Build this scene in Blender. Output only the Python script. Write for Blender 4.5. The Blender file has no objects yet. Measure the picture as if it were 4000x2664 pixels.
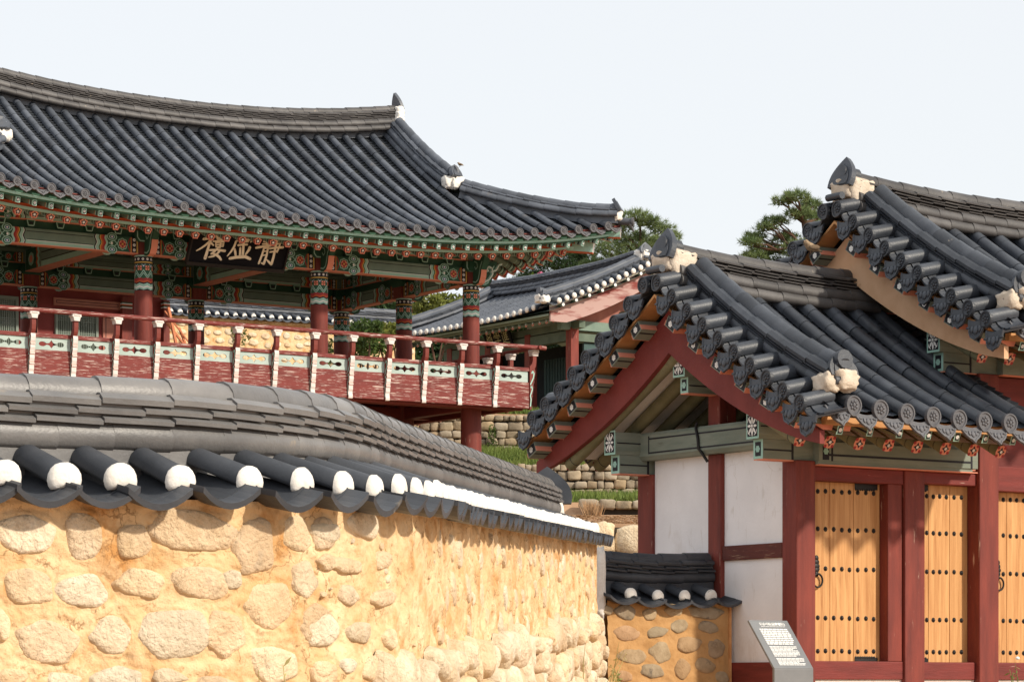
import bpy, bmesh, math, random
from mathutils import Vector, Matrix, noise
R = math.radians
scn = bpy.context.scene
COL = scn.collection
CAMZ = 1.6
TH = R(33.4)
CU, SU = math.cos(TH), math.sin(TH)
# ------------------------------------------------------------------ camera
cd = bpy.data.cameras.new('camera'); cam = bpy.data.objects.new('camera', cd); COL.objects.link(cam)
cd.sensor_width = 36.0; cd.lens = 36.0 * 11600 / 4000
cd.shift_y = (2680 - 1332) / 4000.0
cd.clip_start = 0.5; cd.clip_end = 5000
cam.location = (0, 0, CAMZ); cam.rotation_euler = (R(90), 0, 0)
scn.camera = cam
# ------------------------------------------------------------------ world, sun, exposure
SUN_EL = R(34); SH = Vector((0.851, -0.525))
w = bpy.data.worlds.new('World'); scn.world = w; w.use_nodes = True
nt = w.node_tree; bg = nt.nodes['Background']
sky = nt.nodes.new('ShaderNodeTexSky'); sky.sky_type = 'NISHITA'; sky.sun_disc = False
sky.sun_elevation = SUN_EL; sky.sun_rotation = math.atan2(SH.x, SH.y)
sky.altitude = 50; sky.air_density = 1.0; sky.dust_density = 2.0; sky.ozone_density = 2.0
hz = nt.nodes.new('ShaderNodeMix'); hz.data_type = 'RGBA'; hz.inputs[0].default_value = .80      # thin bright cloud over the whole sky
hz.inputs[7].default_value = (6.35, 6.4, 6.38, 1)
nt.links.new(sky.outputs[0], hz.inputs[6]); nt.links.new(hz.outputs[2], bg.inputs[0]); bg.inputs[1].default_value = 0.12
sl = bpy.data.lights.new('sun', 'SUN'); so = bpy.data.objects.new('sun', sl); COL.objects.link(so)
sl.energy = 3.4; sl.angle = R(2.6); sl.color = (1.0, 0.90, 0.75)
tos = Vector((SH.x * math.cos(SUN_EL), SH.y * math.cos(SUN_EL), math.sin(SUN_EL)))
so.rotation_euler = tos.to_track_quat('Z', 'Y').to_euler(); so.location = (20, -20, 40)
scn.view_settings.view_transform = 'Standard'; scn.view_settings.look = 'None'
scn.view_settings.exposure = 0.42; scn.view_settings.gamma = 1.0

# ------------------------------------------------------------------ helpers
class MB:
    def __init__(s): s.v = []; s.f = []; s.mi = []; s.sm = []
    def add(s, vs, fs, m=0, smooth=False, M=None):
        o = len(s.v)
        if M is not None: vs = [M @ Vector(p) for p in vs]
        s.v.extend([tuple(p) for p in vs])
        for f in fs:
            s.f.append(tuple(i + o for i in f)); s.mi.append(m); s.sm.append(smooth)
    def box(s, x0, x1, y0, y1, z0, z1, m=0, M=None):
        s.add([(x0,y0,z0),(x1,y0,z0),(x1,y1,z0),(x0,y1,z0),(x0,y0,z1),(x1,y0,z1),(x1,y1,z1),(x0,y1,z1)],
              [(3,2,1,0),(4,5,6,7),(0,1,5,4),(1,2,6,5),(2,3,7,6),(3,0,4,7)], m, False, M)
    def bar(s, a, b, w, h, m=0, up=(0,0,1), mend=None):
        a = Vector(a); b = Vector(b); d = (b - a).normalized(); u = Vector(up)
        l = d.cross(u).normalized(); u = l.cross(d).normalized()
        vs = []
        for p in (a, b):
            for (i, j) in ((-1,-1),(1,-1),(1,1),(-1,1)): vs.append(p + l * (i * w / 2) + u * (j * h / 2))
        s.add(vs, [(1,0,4,5),(2,1,5,6),(3,2,6,7),(0,3,7,4)], m)
        s.add(vs, [(0,1,2,3),(7,6,5,4)], m if mend is None else mend)
    def tube(s, pts, rs, n=8, m=0, caps=True, smooth=True, mcap=None):
        pts = [Vector(p) for p in pts]
        if not isinstance(rs, (list, tuple)): rs = [rs] * len(pts)
        vs = []; fs = []; prev = None
        for i, p in enumerate(pts):
            t = (pts[min(i+1, len(pts)-1)] - pts[max(i-1, 0)]).normalized()
            ref = Vector((0,0,1)) if abs(t.z) < .9 else Vector((1,0,0))
            l = t.cross(ref).normalized()
            if prev is not None and l.dot(prev) < 0: l = -l
            prev = l; u = l.cross(t)
            for k in range(n):
                a = 2 * math.pi * k / n
                vs.append(p + (l * math.cos(a) + u * math.sin(a)) * rs[i])
        for i in range(len(pts) - 1):
            for k in range(n):
                fs.append((i*n+k, i*n+(k+1)%n, (i+1)*n+(k+1)%n, (i+1)*n+k))
        s.add(vs, fs, m, smooth)
        if caps:
            L = len(pts) - 1
            s.add(vs, [tuple(range(n))[::-1], tuple(L*n+k for k in range(n))], m if mcap is None else mcap)
    def prism(s, poly, y0, y1, m=0, M=None, mside=None):
        # polygon in (x,z), extruded along y
        n = len(poly)
        vs = [(x, y0, z) for x, z in poly] + [(x, y1, z) for x, z in poly]
        s.add(vs, [tuple(range(n)), tuple(range(2*n-1, n-1, -1))], m, False, M)
        s.add(vs, [(i, n+i, n+(i+1)%n, (i+1)%n) for i in range(n)], m if mside is None else mside, False, M)
    def ball(s, c, rx, ry, rz, nu=10, nv=7, m=0, amp=0., fr=3., seed=0., M=None, power=None):
        vs = []; fs = []
        c = Vector(c)
        for j in range(nv + 1):
            th = math.pi * j / nv
            for i in range(nu):
                ph = 2 * math.pi * i / nu
                d = Vector((math.sin(th)*math.cos(ph), math.sin(th)*math.sin(ph), math.cos(th)))
                if power:
                    d = Vector([math.copysign(abs(q) ** power, q) for q in d])
                q = 1 + amp * noise.noise(d * fr + Vector((seed, seed * 1.7, -seed)))
                vs.append(c + Vector((d.x*rx, d.y*ry, d.z*rz)) * q)
        for j in range(nv):
            for i in range(nu):
                fs.append((j*nu+i, (j+1)*nu+i, (j+1)*nu+(i+1)%nu, j*nu+(i+1)%nu))
        s.add(vs, fs, m, True, M)
    def mesh(s, name, mats, M=None):
        me = bpy.data.meshes.new(name)
        vs = [tuple(M @ Vector(p)) for p in s.v] if M is not None else s.v
        me.from_pydata(vs, [], s.f)
        for mt in mats: me.materials.append(mt)
        me.polygons.foreach_set('material_index', s.mi)
        me.polygons.foreach_set('use_smooth', s.sm)
        me.update()
        return me

def wrap(m): return list(m) if isinstance(m, (list, tuple)) else [m]

def tag(o, label=None, cat=None, group=None, kind=None):
    if label: o['label'] = label
    if cat: o['category'] = cat
    if group: o['group'] = group
    if kind: o['kind'] = kind
    return o

class Thing:
    """an Empty at the thing's base; parts are built in a frame (local: z measured from the camera height; world) and moved under it"""
    def __init__(s, name, label, cat, loc, rot=0., zb=0., group=None, frame='local'):
        s.o = bpy.data.objects.new(name, None); COL.objects.link(s.o); s.o.empty_display_size = .2
        if frame == 'local':
            s.o.location = (loc[0], loc[1], CAMZ + zb); s.M = Matrix.Translation((0, 0, -zb))
        else:
            s.o.location = loc; s.M = (Matrix.Translation(loc) @ Matrix.Rotation(rot, 4, 'Z')).inverted()
        s.o.rotation_euler = (0, 0, rot)
        tag(s.o, label, cat, group)
    def part(s, name, mb, mats, parent=None, label=None, bevel=0.):
        if not mb.v: return None
        me = mb.mesh(name, wrap(mats), s.M)
        o = bpy.data.objects.new(name, me); COL.objects.link(o); o.parent = parent or s.o
        if label: o['label'] = label
        if bevel:
            b = o.modifiers.new('bevel', 'BEVEL'); b.width = bevel; b.segments = 2; b.limit_method = 'ANGLE'
        return o
    def place(s, name, me, Mf, parent=None, bevel=0., raw=False):
        o = bpy.data.objects.new(name, me); COL.objects.link(o); o.parent = parent or s.o
        o.matrix_local = Mf if raw else s.M @ Mf
        if bevel:
            b = o.modifiers.new('bevel', 'BEVEL'); b.width = bevel; b.segments = 2; b.limit_method = 'ANGLE'
        return o

    def split(s, name, mb, mats, parent=None, maxn=100):
        """one part per separate lump (islands whose boxes overlap belong together)"""
        n = len(mb.v); pa = list(range(n))
        def fd(i):
            while pa[i] != i: pa[i] = pa[pa[i]]; i = pa[i]
            return i
        for f in mb.f:
            r0 = fd(f[0])
            for i in f[1:]: pa[fd(i)] = r0
        bb = {}
        for i, v in enumerate(mb.v):
            b = bb.setdefault(fd(i), [list(v), list(v)])
            for k in range(3): b[0][k] = min(b[0][k], v[k]); b[1][k] = max(b[1][k], v[k])
        ks = list(bb); gp = {k: k for k in ks}
        def fg(k):
            while gp[k] != k: k = gp[k]
            return k
        for i, a in enumerate(ks):
            for c in ks[i+1:]:
                if all(bb[a][0][q] <= bb[c][1][q] + .004 and bb[c][0][q] <= bb[a][1][q] + .004 for q in range(3)): gp[fg(c)] = fg(a)
        out = {}
        for f, m, sm in zip(mb.f, mb.mi, mb.sm): out.setdefault(fg(fd(f[0])), []).append((f, m, sm))
        for fl in out.values():
            q = MB(); mp = {}
            for f, m, sm in fl:
                for i in f:
                    if i not in mp: mp[i] = len(q.v); q.v.append(mb.v[i])
                q.f.append(tuple(mp[i] for i in f)); q.mi.append(m); q.sm.append(sm)
            s.part(name, q, mats, parent)

def single(name, mb, mats, label=None, cat=None, group=None, kind=None, loc=(0,0,0)):
    me = mb.mesh(name, wrap(mats), Matrix.Translation(-Vector(loc)))
    o = bpy.data.objects.new(name, me); COL.objects.link(o); o.location = loc
    return tag(o, label, cat, group, kind)

# ------------------------------------------------------------------ materials
def pmat(name, c1, c2=None, rough=.75, scale=4., st=(1,1,1), bump=.15, bs=40., bst=None, wear=None, isl=0., spec=.3, lo=.35, hi=.65, wear2=None, hueisl=None, trans=0., crack=None):
    m = bpy.data.materials.new(name); m.use_nodes = True
    t = m.node_tree; N = t.nodes; L = t.links; b = N['Principled BSDF']
    b.inputs['Roughness'].default_value = rough; b.inputs['Specular IOR Level'].default_value = spec
    c2 = c2 or c1
    tc = N.new('ShaderNodeTexCoord')
    def nz(sc, stv, det=6, ro=.6):
        mp = N.new('ShaderNodeMapping'); mp.inputs['Scale'].default_value = stv; L.new(tc.outputs['Object'], mp.inputs[0])
        n = N.new('ShaderNodeTexNoise'); n.inputs['Scale'].default_value = sc; n.inputs['Detail'].default_value = det; n.inputs['Roughness'].default_value = ro
        L.new(mp.outputs[0], n.inputs['Vector']); return n
    def ramp(n, stops):
        r = N.new('ShaderNodeValToRGB'); e = r.color_ramp.elements
        while len(e) < len(stops): e.new(.5)
        for q, (p, c) in zip(e, stops): q.position = p; q.color = (*c, 1)
        L.new(n, r.inputs[0]); return r
    def mix(f, a, bb, mode='MIX'):
        x = N.new('ShaderNodeMix'); x.data_type = 'RGBA'; x.blend_type = mode
        for sock, val in ((x.inputs[0], f), (x.inputs[6], a), (x.inputs[7], bb)):
            if hasattr(val, 'is_output'): L.new(val, sock)
            elif isinstance(val, tuple): sock.default_value = (*val, 1)
            else: sock.default_value = val
        return x.outputs[2]
    col = ramp(nz(scale, st).outputs[0], [(lo, c1), (hi, c2)]).outputs[0]
    if isl or hueisl:
        g = N.new('ShaderNodeNewGeometry')
        if hueisl:
            rr = ramp(g.outputs['Random Per Island'], [(i / max(1, len(hueisl) - 1), c) for i, c in enumerate(hueisl)])
            col = mix(1.0, col, rr.outputs[0], 'MULTIPLY')
        if isl:
            mm = N.new('ShaderNodeMath'); mm.operation = 'MULTIPLY_ADD'; mm.inputs[1].default_value = 2 * isl; mm.inputs[2].default_value = 1 - isl
            fr = N.new('ShaderNodeMath'); fr.operation = 'MULTIPLY'; fr.inputs[1].default_value = 7.31
            fc = N.new('ShaderNodeMath'); fc.operation = 'FRACT'
            L.new(g.outputs['Random Per Island'], fr.inputs[0]); L.new(fr.outputs[0], fc.inputs[0]); L.new(fc.outputs[0], mm.inputs[0])
            col = mix(1.0, col, mm.outputs[0], 'MULTIPLY')
    for wv in (wear, wear2):
        if wv:
            wc, wlo, whi, wsc, wst = wv
            wr = ramp(nz(wsc, wst, 8, .65).outputs[0], [(wlo, (0,0,0)), (whi, (1,1,1))])
            col = mix(wr.outputs[0], col, wc)
    crk = None
    if crack:
        cc, csc, cw, camt = crack
        wn = nz(csc*1.3, (1,1,1), 4); vm = N.new('ShaderNodeVectorMath'); vm.operation = 'MULTIPLY_ADD'; vm.inputs[1].default_value = (.35,.35,.35)
        L.new(wn.outputs[1], vm.inputs[0]); L.new(tc.outputs['Object'], vm.inputs[2])
        vo = N.new('ShaderNodeTexVoronoi'); vo.feature = 'DISTANCE_TO_EDGE'; vo.inputs['Scale'].default_value = csc; L.new(vm.outputs[0], vo.inputs['Vector'])
        crk = ramp(vo.outputs[0], [(0., (1,1,1)), (cw, (0,0,0))])
        br = ramp(nz(csc*.8, (1,1,1), 3).outputs[0], [(.48, (0,0,0)), (.58, (camt,)*3)])
        mu = mix(1.0, crk.outputs[0], br.outputs[0], 'MULTIPLY'); col = mix(mu, col, cc)
    L.new(col, b.inputs['Base Color'])
    if bump:
        bn = N.new('ShaderNodeBump'); bn.inputs['Strength'].default_value = bump; bn.inputs['Distance'].default_value = .02
        L.new(nz(bs, bst or st, 8).outputs[0], bn.inputs['Height']); L.new(bn.outputs[0], b.inputs['Normal'])
    if trans:
        b.inputs['Transmission Weight'].default_value = 0
        tr = N.new('ShaderNodeBsdfTranslucent'); L.new(col, tr.inputs[0])
        ms = N.new('ShaderNodeMixShader'); ms.inputs[0].default_value = trans
        out = N['Material Output']; L.new(b.outputs[0], ms.inputs[1]); L.new(tr.outputs[0], ms.inputs[2]); L.new(ms.outputs[0], out.inputs[0])
    return m

TILE = pmat('roof_tile', (.056,.064,.080), (.098,.110,.132), rough=.48, scale=3, bump=.12, bs=60, isl=.28, spec=.45, wear=((.15,.13,.115), .60, .80, 2.2, (1,1,1)))
TILE_OLD = pmat('roof_tile_old', (.027,.032,.042), (.055,.062,.075), rough=.45, scale=3, bump=.15, bs=60, isl=.3, spec=.45, wear=((.36,.31,.25), .69, .735, 6, (1,1,1)), wear2=((.016,.016,.017), .58, .70, 1.3, (1,1,1)))
TILE_VALLEY = pmat('shaded_dirty_valley_tile', (.020,.023,.028), (.042,.047,.054), rough=.6, scale=3, bump=.12, bs=60, isl=.2, wear=((.06,.06,.035), .6, .8, 2, (1,1,1)))  # base darkened to stand for shade between the tile rows, plus patchy dirt
TILE_RIDGE = pmat('weathered_ridge_tile', (.058,.055,.056), (.100,.095,.093), rough=.5, scale=3, bump=.15, bs=50, isl=.22, wear=((.30,.25,.19), .66, .74, 7, (1,1,1)))
TILE_WALL = pmat('wall_tile', (.125,.122,.122), (.18,.174,.17), rough=.40, scale=2.5, bump=.18, bs=45, isl=.16, spec=.4, wear=((.30,.24,.17), .67, .80, 5, (1,1,1)))
TILE_DARK = pmat('wall_tile_dark', (.030,.034,.042), (.055,.060,.070), rough=.5, scale=3, bump=.12, bs=60, isl=.2, spec=.45, wear=((.22,.2,.17), .66, .8, 7, (1,1,1)))
TILE_END = pmat('tile_end', (.085,.085,.095), (.13,.13,.14), rough=.6, scale=14, bump=.3, bs=90, isl=.12)
LIME = pmat('lime_plaster', (.70,.66,.60), (.81,.78,.73), rough=.9, scale=9, bump=.3, bs=40, wear=((.45,.39,.32), .60, .78, 9, (1,1,1)), crack=((.35,.3,.25), 16., .025, .7))
LIME_OLD = pmat('old_lime_plaster', (.48,.40,.31), (.66,.57,.47), rough=.9, scale=7, bump=.5, bs=40, wear=((.08,.08,.08), .64, .72, 9, (1,1,1)))
WALLW = pmat('white_plaster_wall', (.76,.76,.78), (.84,.84,.86), rough=.9, scale=1.6, bump=.15, bs=25, wear=((.54,.49,.45), .56, .85, 1.6, (1,1,.6)), wear2=((.6,.57,.54), .60, .75, 6, (2,2,.5)), crack=((.5,.46,.42), 1.6, .006, .5))
RED_V = pmat('red_paint_upright', (.215,.043,.030), (.135,.028,.022), rough=.62, scale=3, st=(3,3,.4), bump=.2, bs=30, bst=(3,3,.25), wear=((.5,.34,.26), .64, .70, 7, (3.2,3.2,.35)), wear2=((.09,.02,.018), .56, .76, 3, (2,2,.3)))
RED_H = pmat('red_paint_beam', (.20,.034,.028), (.13,.024,.02), rough=.62, scale=3, st=(.5,.5,3), bump=.2, bs=30, bst=(.3,.3,3), wear=((.45,.3,.24), .67, .72, 7, (.4,.4,4)))
RED_WORN = pmat('red_paint_flaking', (.20,.036,.030), (.14,.027,.023), rough=.65, scale=3, st=(.5,.5,3), bump=.25, bs=30, bst=(.3,.3,3), wear=((.50,.38,.33), .55, .62, 7.0, (.4,.4,6)), wear2=((.62,.55,.51), .60, .66, 13.0, (.3,.3,5)))
MINT_P = pmat('mint_paint', (.33,.42,.385), (.42,.50,.465), rough=.7, scale=4, st=(.6,.6,3), bump=.2, bs=30, bst=(.3,.3,3), wear=((.25,.30,.27), .64, .78, 5, (.4,.4,5)))
GREEN_P = pmat('green_beam_paint', (.165,.20,.165), (.24,.27,.225), rough=.75, scale=3, st=(.5,.5,3), bump=.2, bs=30, bst=(.3,.3,3), wear=((.12,.13,.10), .62, .76, 5, (.5,.5,5)), wear2=((.24,.17,.07), .735, .77, 3.2, (1,1,1)))
OLIVE = pmat('olive_rafter_paint', (.17,.165,.09), (.235,.225,.14), rough=.75, scale=4, bump=.15, wear=((.1,.1,.06), .6, .8, 4, (1,1,1)))
RAWW = pmat('raw_pine_board', (.47,.225,.085), (.60,.32,.14), rough=.7, scale=2.4, st=(.5,.5,3), bump=.15, bs=25, bst=(.3,.3,3), wear=((.20,.085,.03), .66, .76, 4, (1,1,1)))
BARGE = pmat('raw_pine_bargeboard', (.56,.33,.19), (.66,.42,.26), rough=.75, scale=3, bump=.12, bs=25, wear=((.26,.12,.05), .67, .76, 3, (1,1,1)))
DOORW = pmat('door_pine', (.49,.235,.085), (.67,.37,.152), rough=.6, scale=3.2, st=(7,7,.35), bump=.15, bs=16, bst=(5,5,.25), isl=.14, wear=((.33,.135,.04), .56, .72, 3.4, (6,6,.3)), wear2=((.17,.06,.02), .735, .765, 5.5, (1,1,.7)))
IRON = pmat('black_iron', (.012,.011,.011), (.02,.018,.017), rough=.5, bump=.2)
WHITEP = pmat('white_flower_paint', (.75,.75,.72), (.8,.8,.78), rough=.7, bump=0)
FADED = pmat('faded_white_paint', (.60,.54,.51), (.68,.64,.61), rough=.75, scale=9, bump=.2, wear=((.36,.16,.14), .60, .72, 14, (1,1,1)))
BOARDB = pmat('black_lacquer_board', (.004,.004,.006), (.007,.007,.010), rough=.7, bump=.05, spec=.12)
BLACKP = pmat('black_paint', (.012,.013,.018), (.02,.02,.026), rough=.6, bump=.1)
REDP = pmat('crimson_paint', (.33,.035,.04), (.28,.03,.03), rough=.65, bump=.1)
PINKP = pmat('salmon_paint', (.72,.29,.20), (.66,.25,.17), rough=.7, bump=.1, scale=6)
ORANGEP = pmat('vermilion_paint', (.50,.10,.03), (.42,.08,.03), rough=.65, bump=.1)
MINTL = pmat('light_mint_paint', (.30,.52,.44), (.36,.57,.5), rough=.65, bump=.1)
DKGREEN = pmat('dark_green_paint', (.018,.075,.045), (.03,.095,.06), rough=.65, bump=.1)
MIDGREEN = pmat('sage_paint', (.145,.215,.18), (.185,.26,.215), rough=.7, scale=4, bump=.15, bs=30)
YELP = pmat('ochre_paint', (.62,.42,.10), (.55,.36,.08), rough=.65, bump=.1)
BLUEP = pmat('blue_paint', (.05,.07,.30), (.06,.08,.26), rough=.65, bump=.1)
DKSHADE = pmat('dark_interior_shade', (.03,.028,.024), (.05,.045,.035), rough=.8, bump=.15)  # near-black colour standing in for shade inside the gate gables
PAL = [MIDGREEN, MINTL, WHITEP, BLACKP, ORANGEP, PINKP, REDP, YELP, BLUEP, DKGREEN, RED_V, FADED]
G_, MI_, W_, B_, O_, P_, R_, Y_, BL_, DG_, RV_, F_ = range(12)
MUD = pmat('ochre_mud', (.64,.42,.21), (.78,.58,.355), rough=.95, scale=3.2, bump=1.0, bs=22, wear=((.50,.25,.085), .50, .70, 4, (1,1,1)), wear2=((.33,.165,.06), .60, .74, 20, (1,1,1)), crack=((.22,.11,.04), 4.5, .035, .75))
STONE = pmat('field_stone', (.64,.54,.40), (.84,.76,.62), rough=.9, scale=7, bump=1.3, bs=34, lo=.3, hi=.7, hueisl=[(1,.93,.84),(.84,.79,.72),(1,.82,.64),(.88,.86,.82),(1.08,1.02,.95),(.80,.66,.53),(1.05,.93,.77),(.9,.88,.84)], wear=((.38,.31,.23), .56, .78, 8, (1,1,1)), wear2=((.60,.43,.25), .54, .74, 4, (1,1,1)), crack=((.20,.13,.08), 6., .016, .7))
STONE2 = pmat('retaining_stone', (.30,.26,.20), (.45,.395,.315), rough=.92, scale=3, bump=.6, bs=14, hueisl=[(1,.92,.8),(.72,.68,.62),(1,.85,.66),(.9,.88,.85),(.62,.56,.5),(1,.97,.92),(.85,.72,.58)], wear=((.15,.12,.085), .54, .70, 2.6, (1,1,1)))
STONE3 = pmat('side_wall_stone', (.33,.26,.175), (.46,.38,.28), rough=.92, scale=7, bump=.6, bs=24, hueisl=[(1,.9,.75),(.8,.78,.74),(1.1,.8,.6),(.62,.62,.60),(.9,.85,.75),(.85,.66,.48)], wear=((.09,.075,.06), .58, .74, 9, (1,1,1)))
MUD2 = pmat('side_wall_mud', (.40,.22,.085), (.50,.29,.125), rough=.95, scale=5, bump=.5, bs=22, wear=((.36,.19,.07), .58, .75, 7, (1,1,1)))  # browner mud of the short side wall

# ------------------------------------------------------------------ decals on a flat face: (a, b, layer) -> point
class Decal:
    def __init__(s, mb, f, step=.003): s.mb = mb; s.f = f; s.step = step
    def poly(s, pts, m, lay=1):
        s.mb.add([s.f(a, b, lay * s.step) for a, b in pts], [tuple(range(len(pts)))], m)
    def rect(s, a0, a1, b0, b1, m, lay=1): s.poly([(a0,b0),(a1,b0),(a1,b1),(a0,b1)], m, lay)
    def disc(s, ca, cb, r, m, lay=1, n=14, rb=None):
        rb = rb or r
        s.poly([(ca + r*math.cos(2*math.pi*k/n), cb + rb*math.sin(2*math.pi*k/n)) for k in range(n)], m, lay)
    def flower(s, ca, cb, r, n, m, lay=2, mc=None, pr=.42, rot=0.):
        for k in range(n):
            a = 2*math.pi*k/n + rot
            s.disc(ca + r*.6*math.cos(a), cb + r*.6*math.sin(a), r*pr, m, lay, 8)
        s.disc(ca, cb, r*.3, m if mc is None else mc, lay + .4, 8)
    def star(s, ca, cb, r, n, ri, m, lay, rot=math.pi/2, sub=1):
        pts = []
        for k in range(2*n):
            a = rot + math.pi*k/n; q = r if k % 2 == 0 else ri
            pts.append((ca + q*math.cos(a), cb + q*math.sin(a)))
        s.poly(pts, m, lay)
    def wave(s, a0, a1, b0, b1, m, lay=1, amp=.02, nw=3, ph=0., n=16):
        lo = []; hi = []
        for i in range(n + 1):
            t = i / n; b = b0 + (b1 - b0)*t; d = amp*math.sin(2*math.pi*nw*t + ph)
            lo.append((a0 + d, b)); hi.append((a1 + d, b))
        for i in range(n):
            s.poly([lo[i], hi[i], hi[i+1], lo[i+1]], m, lay)
    def line(s, pts, wd, m, lay=1):
        for (p, q) in zip(pts[:-1], pts[1:]):
            d = Vector((q[0]-p[0], q[1]-p[1]));
            if d.length < 1e-6: continue
            d.normalize(); n = (-d.y*wd/2, d.x*wd/2)
            s.poly([(p[0]+n[0],p[1]+n[1]),(p[0]-n[0],p[1]-n[1]),(q[0]-n[0],q[1]-n[1]),(q[0]+n[0],q[1]+n[1])], m, lay)
    def brush(s, pts, ws, m, lay=1):
        # tapering brush stroke with round ends
        L = []; Rr = []
        for i, p in enumerate(pts):
            a = pts[max(i-1,0)]; b = pts[min(i+1,len(pts)-1)]
            d = Vector((b[0]-a[0], b[1]-a[1])).normalized(); n = (-d.y, d.x); h = ws[i]/2
            L.append((p[0]+n[0]*h, p[1]+n[1]*h)); Rr.append((p[0]-n[0]*h, p[1]-n[1]*h))
        for i in range(len(pts)-1): s.poly([L[i], Rr[i], Rr[i+1], L[i+1]], m, lay)
        s.disc(pts[0][0], pts[0][1], ws[0]/2, m, lay, 8); s.disc(pts[-1][0], pts[-1][1], ws[-1]/2, m, lay, 8)

# ------------------------------------------------------------------ paths, ridges
class Path:
    def __init__(s, pts):
        s.p = [Vector(q) for q in pts]; s.c = [0.]
        for a, b in zip(s.p[:-1], s.p[1:]): s.c.append(s.c[-1] + (b - a).length)
        s.L = s.c[-1]
    def pos(s, t):
        if t <= 0:
            d = (s.p[1]-s.p[0]).normalized(); return s.p[0] + d*t
        if t >= s.L:
            d = (s.p[-1]-s.p[-2]).normalized(); return s.p[-1] + d*(t-s.L)
        lo, hi = 0, len(s.c)-1
        while hi - lo > 1:
            m = (lo+hi)//2
            if s.c[m] <= t: lo = m
            else: hi = m
        u = (t - s.c[lo]) / (s.c[hi]-s.c[lo]); return s.p[lo].lerp(s.p[hi], u)
    def at(s, t):
        P = s.pos(t); T = (s.pos(t+.06) - s.pos(t-.06)).normalized()
        N = T.cross(Vector((0,0,1))).normalized(); U = N.cross(T).normalized()
        return P, T, N, U

def seg(mb, path, s0, s1, sec, m=0, dz=(0,0), sc=(1,1), n=1, smooth=False, caps=True):
    k = len(sec); vs = []; fs = []
    for i in range(n+1):
        t = i/n; P, T, N, U = path.at(s0 + (s1-s0)*t); q = sc[0] + (sc[1]-sc[0])*t; d = dz[0] + (dz[1]-dz[0])*t
        for (l, z) in sec: vs.append(P + N*(l*q) + U*(z*1.0 + d))
    for i in range(n):
        for j in range(k): fs.append((i*k+j, i*k+(j+1)%k, (i+1)*k+(j+1)%k, (i+1)*k+j))
    mb.add(vs, fs, m, smooth)
    if caps: mb.add(vs, [tuple(range(k))[::-1], tuple(n*k+j for j in range(k))], m)

def round_sec(r, l, z, a0=-25, a1=205, n=9):
    return [(l + r*math.cos(R(a0+(a1-a0)*i/n)), z + r*math.sin(R(a0+(a1-a0)*i/n))) for i in range(n+1)]
def slab_sec(hw, z0, z1, drop=.012):
    t = z1 - z0
    return [(-hw, z0), (hw, z0), (hw+.004, z0+.45*t), (hw-.035, z1-.004), (-hw+.035, z1-.004), (-hw-.004, z0+.45*t)]

def ridge(mb, path, layers, rng, m=0, s0=0., s1=None):
    s1 = path.L if s1 is None else s1
    for kind, a in layers:
        ln = a[-1]; s = s0 - rng.random()*ln*.8
        while s < s1:
            e = s + ln; b0 = max(s, s0); b1 = min(e, s1)
            if b1 - b0 > .03:
                j = rng.uniform(-.006, .006)
                if kind == 'slab': seg(mb, path, b0+.003, b1-.002, slab_sec(a[0]+j*.8, a[1], a[2]), m, dz=(.007, -.005), n=max(1, int(ln/.12)))
                else: seg(mb, path, b0, b1+.006, round_sec(a[0], a[1], a[2]), m, dz=(.006+j*.4, -.004+j*.4), sc=(1.0, .985), n=max(1, int(ln/.12)), smooth=True)
            s = e

def sweep(mb, pts, lat, prof, m=0, smooth=True, closed=False, caps=False):
    """prof(i) -> list of (lateral, normal) at station i"""
    pts = [Vector(p) for p in pts]; lat = Vector(lat); vs = []; fs = []; k = None
    for i, p in enumerate(pts):
        t = (pts[min(i+1,len(pts)-1)] - pts[max(i-1,0)])
        if t.length < 1e-7: t = pts[-1]-pts[0]
        t.normalize(); nn = lat.cross(t)
        if nn.z < 0: nn = -nn
        pr = prof(i); k = len(pr)
        for a, b in pr: vs.append(p + lat*a + nn*b)
    for i in range(len(pts)-1):
        for j in range(k if closed else k-1):
            fs.append((i*k+j, i*k+(j+1)%k, (i+1)*k+(j+1)%k, (i+1)*k+j))
    mb.add(vs, fs, m, smooth)
    if caps: mb.add(vs, [tuple(range(k))[::-1], tuple((len(pts)-1)*k+j for j in range(k))], m)

def arc(r, a0, a1, n, dz=0.):
    return [(r*math.cos(R(a0+(a1-a0)*i/n)), dz + r*math.sin(R(a0+(a1-a0)*i/n))) for i in range(n+1)]

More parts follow.
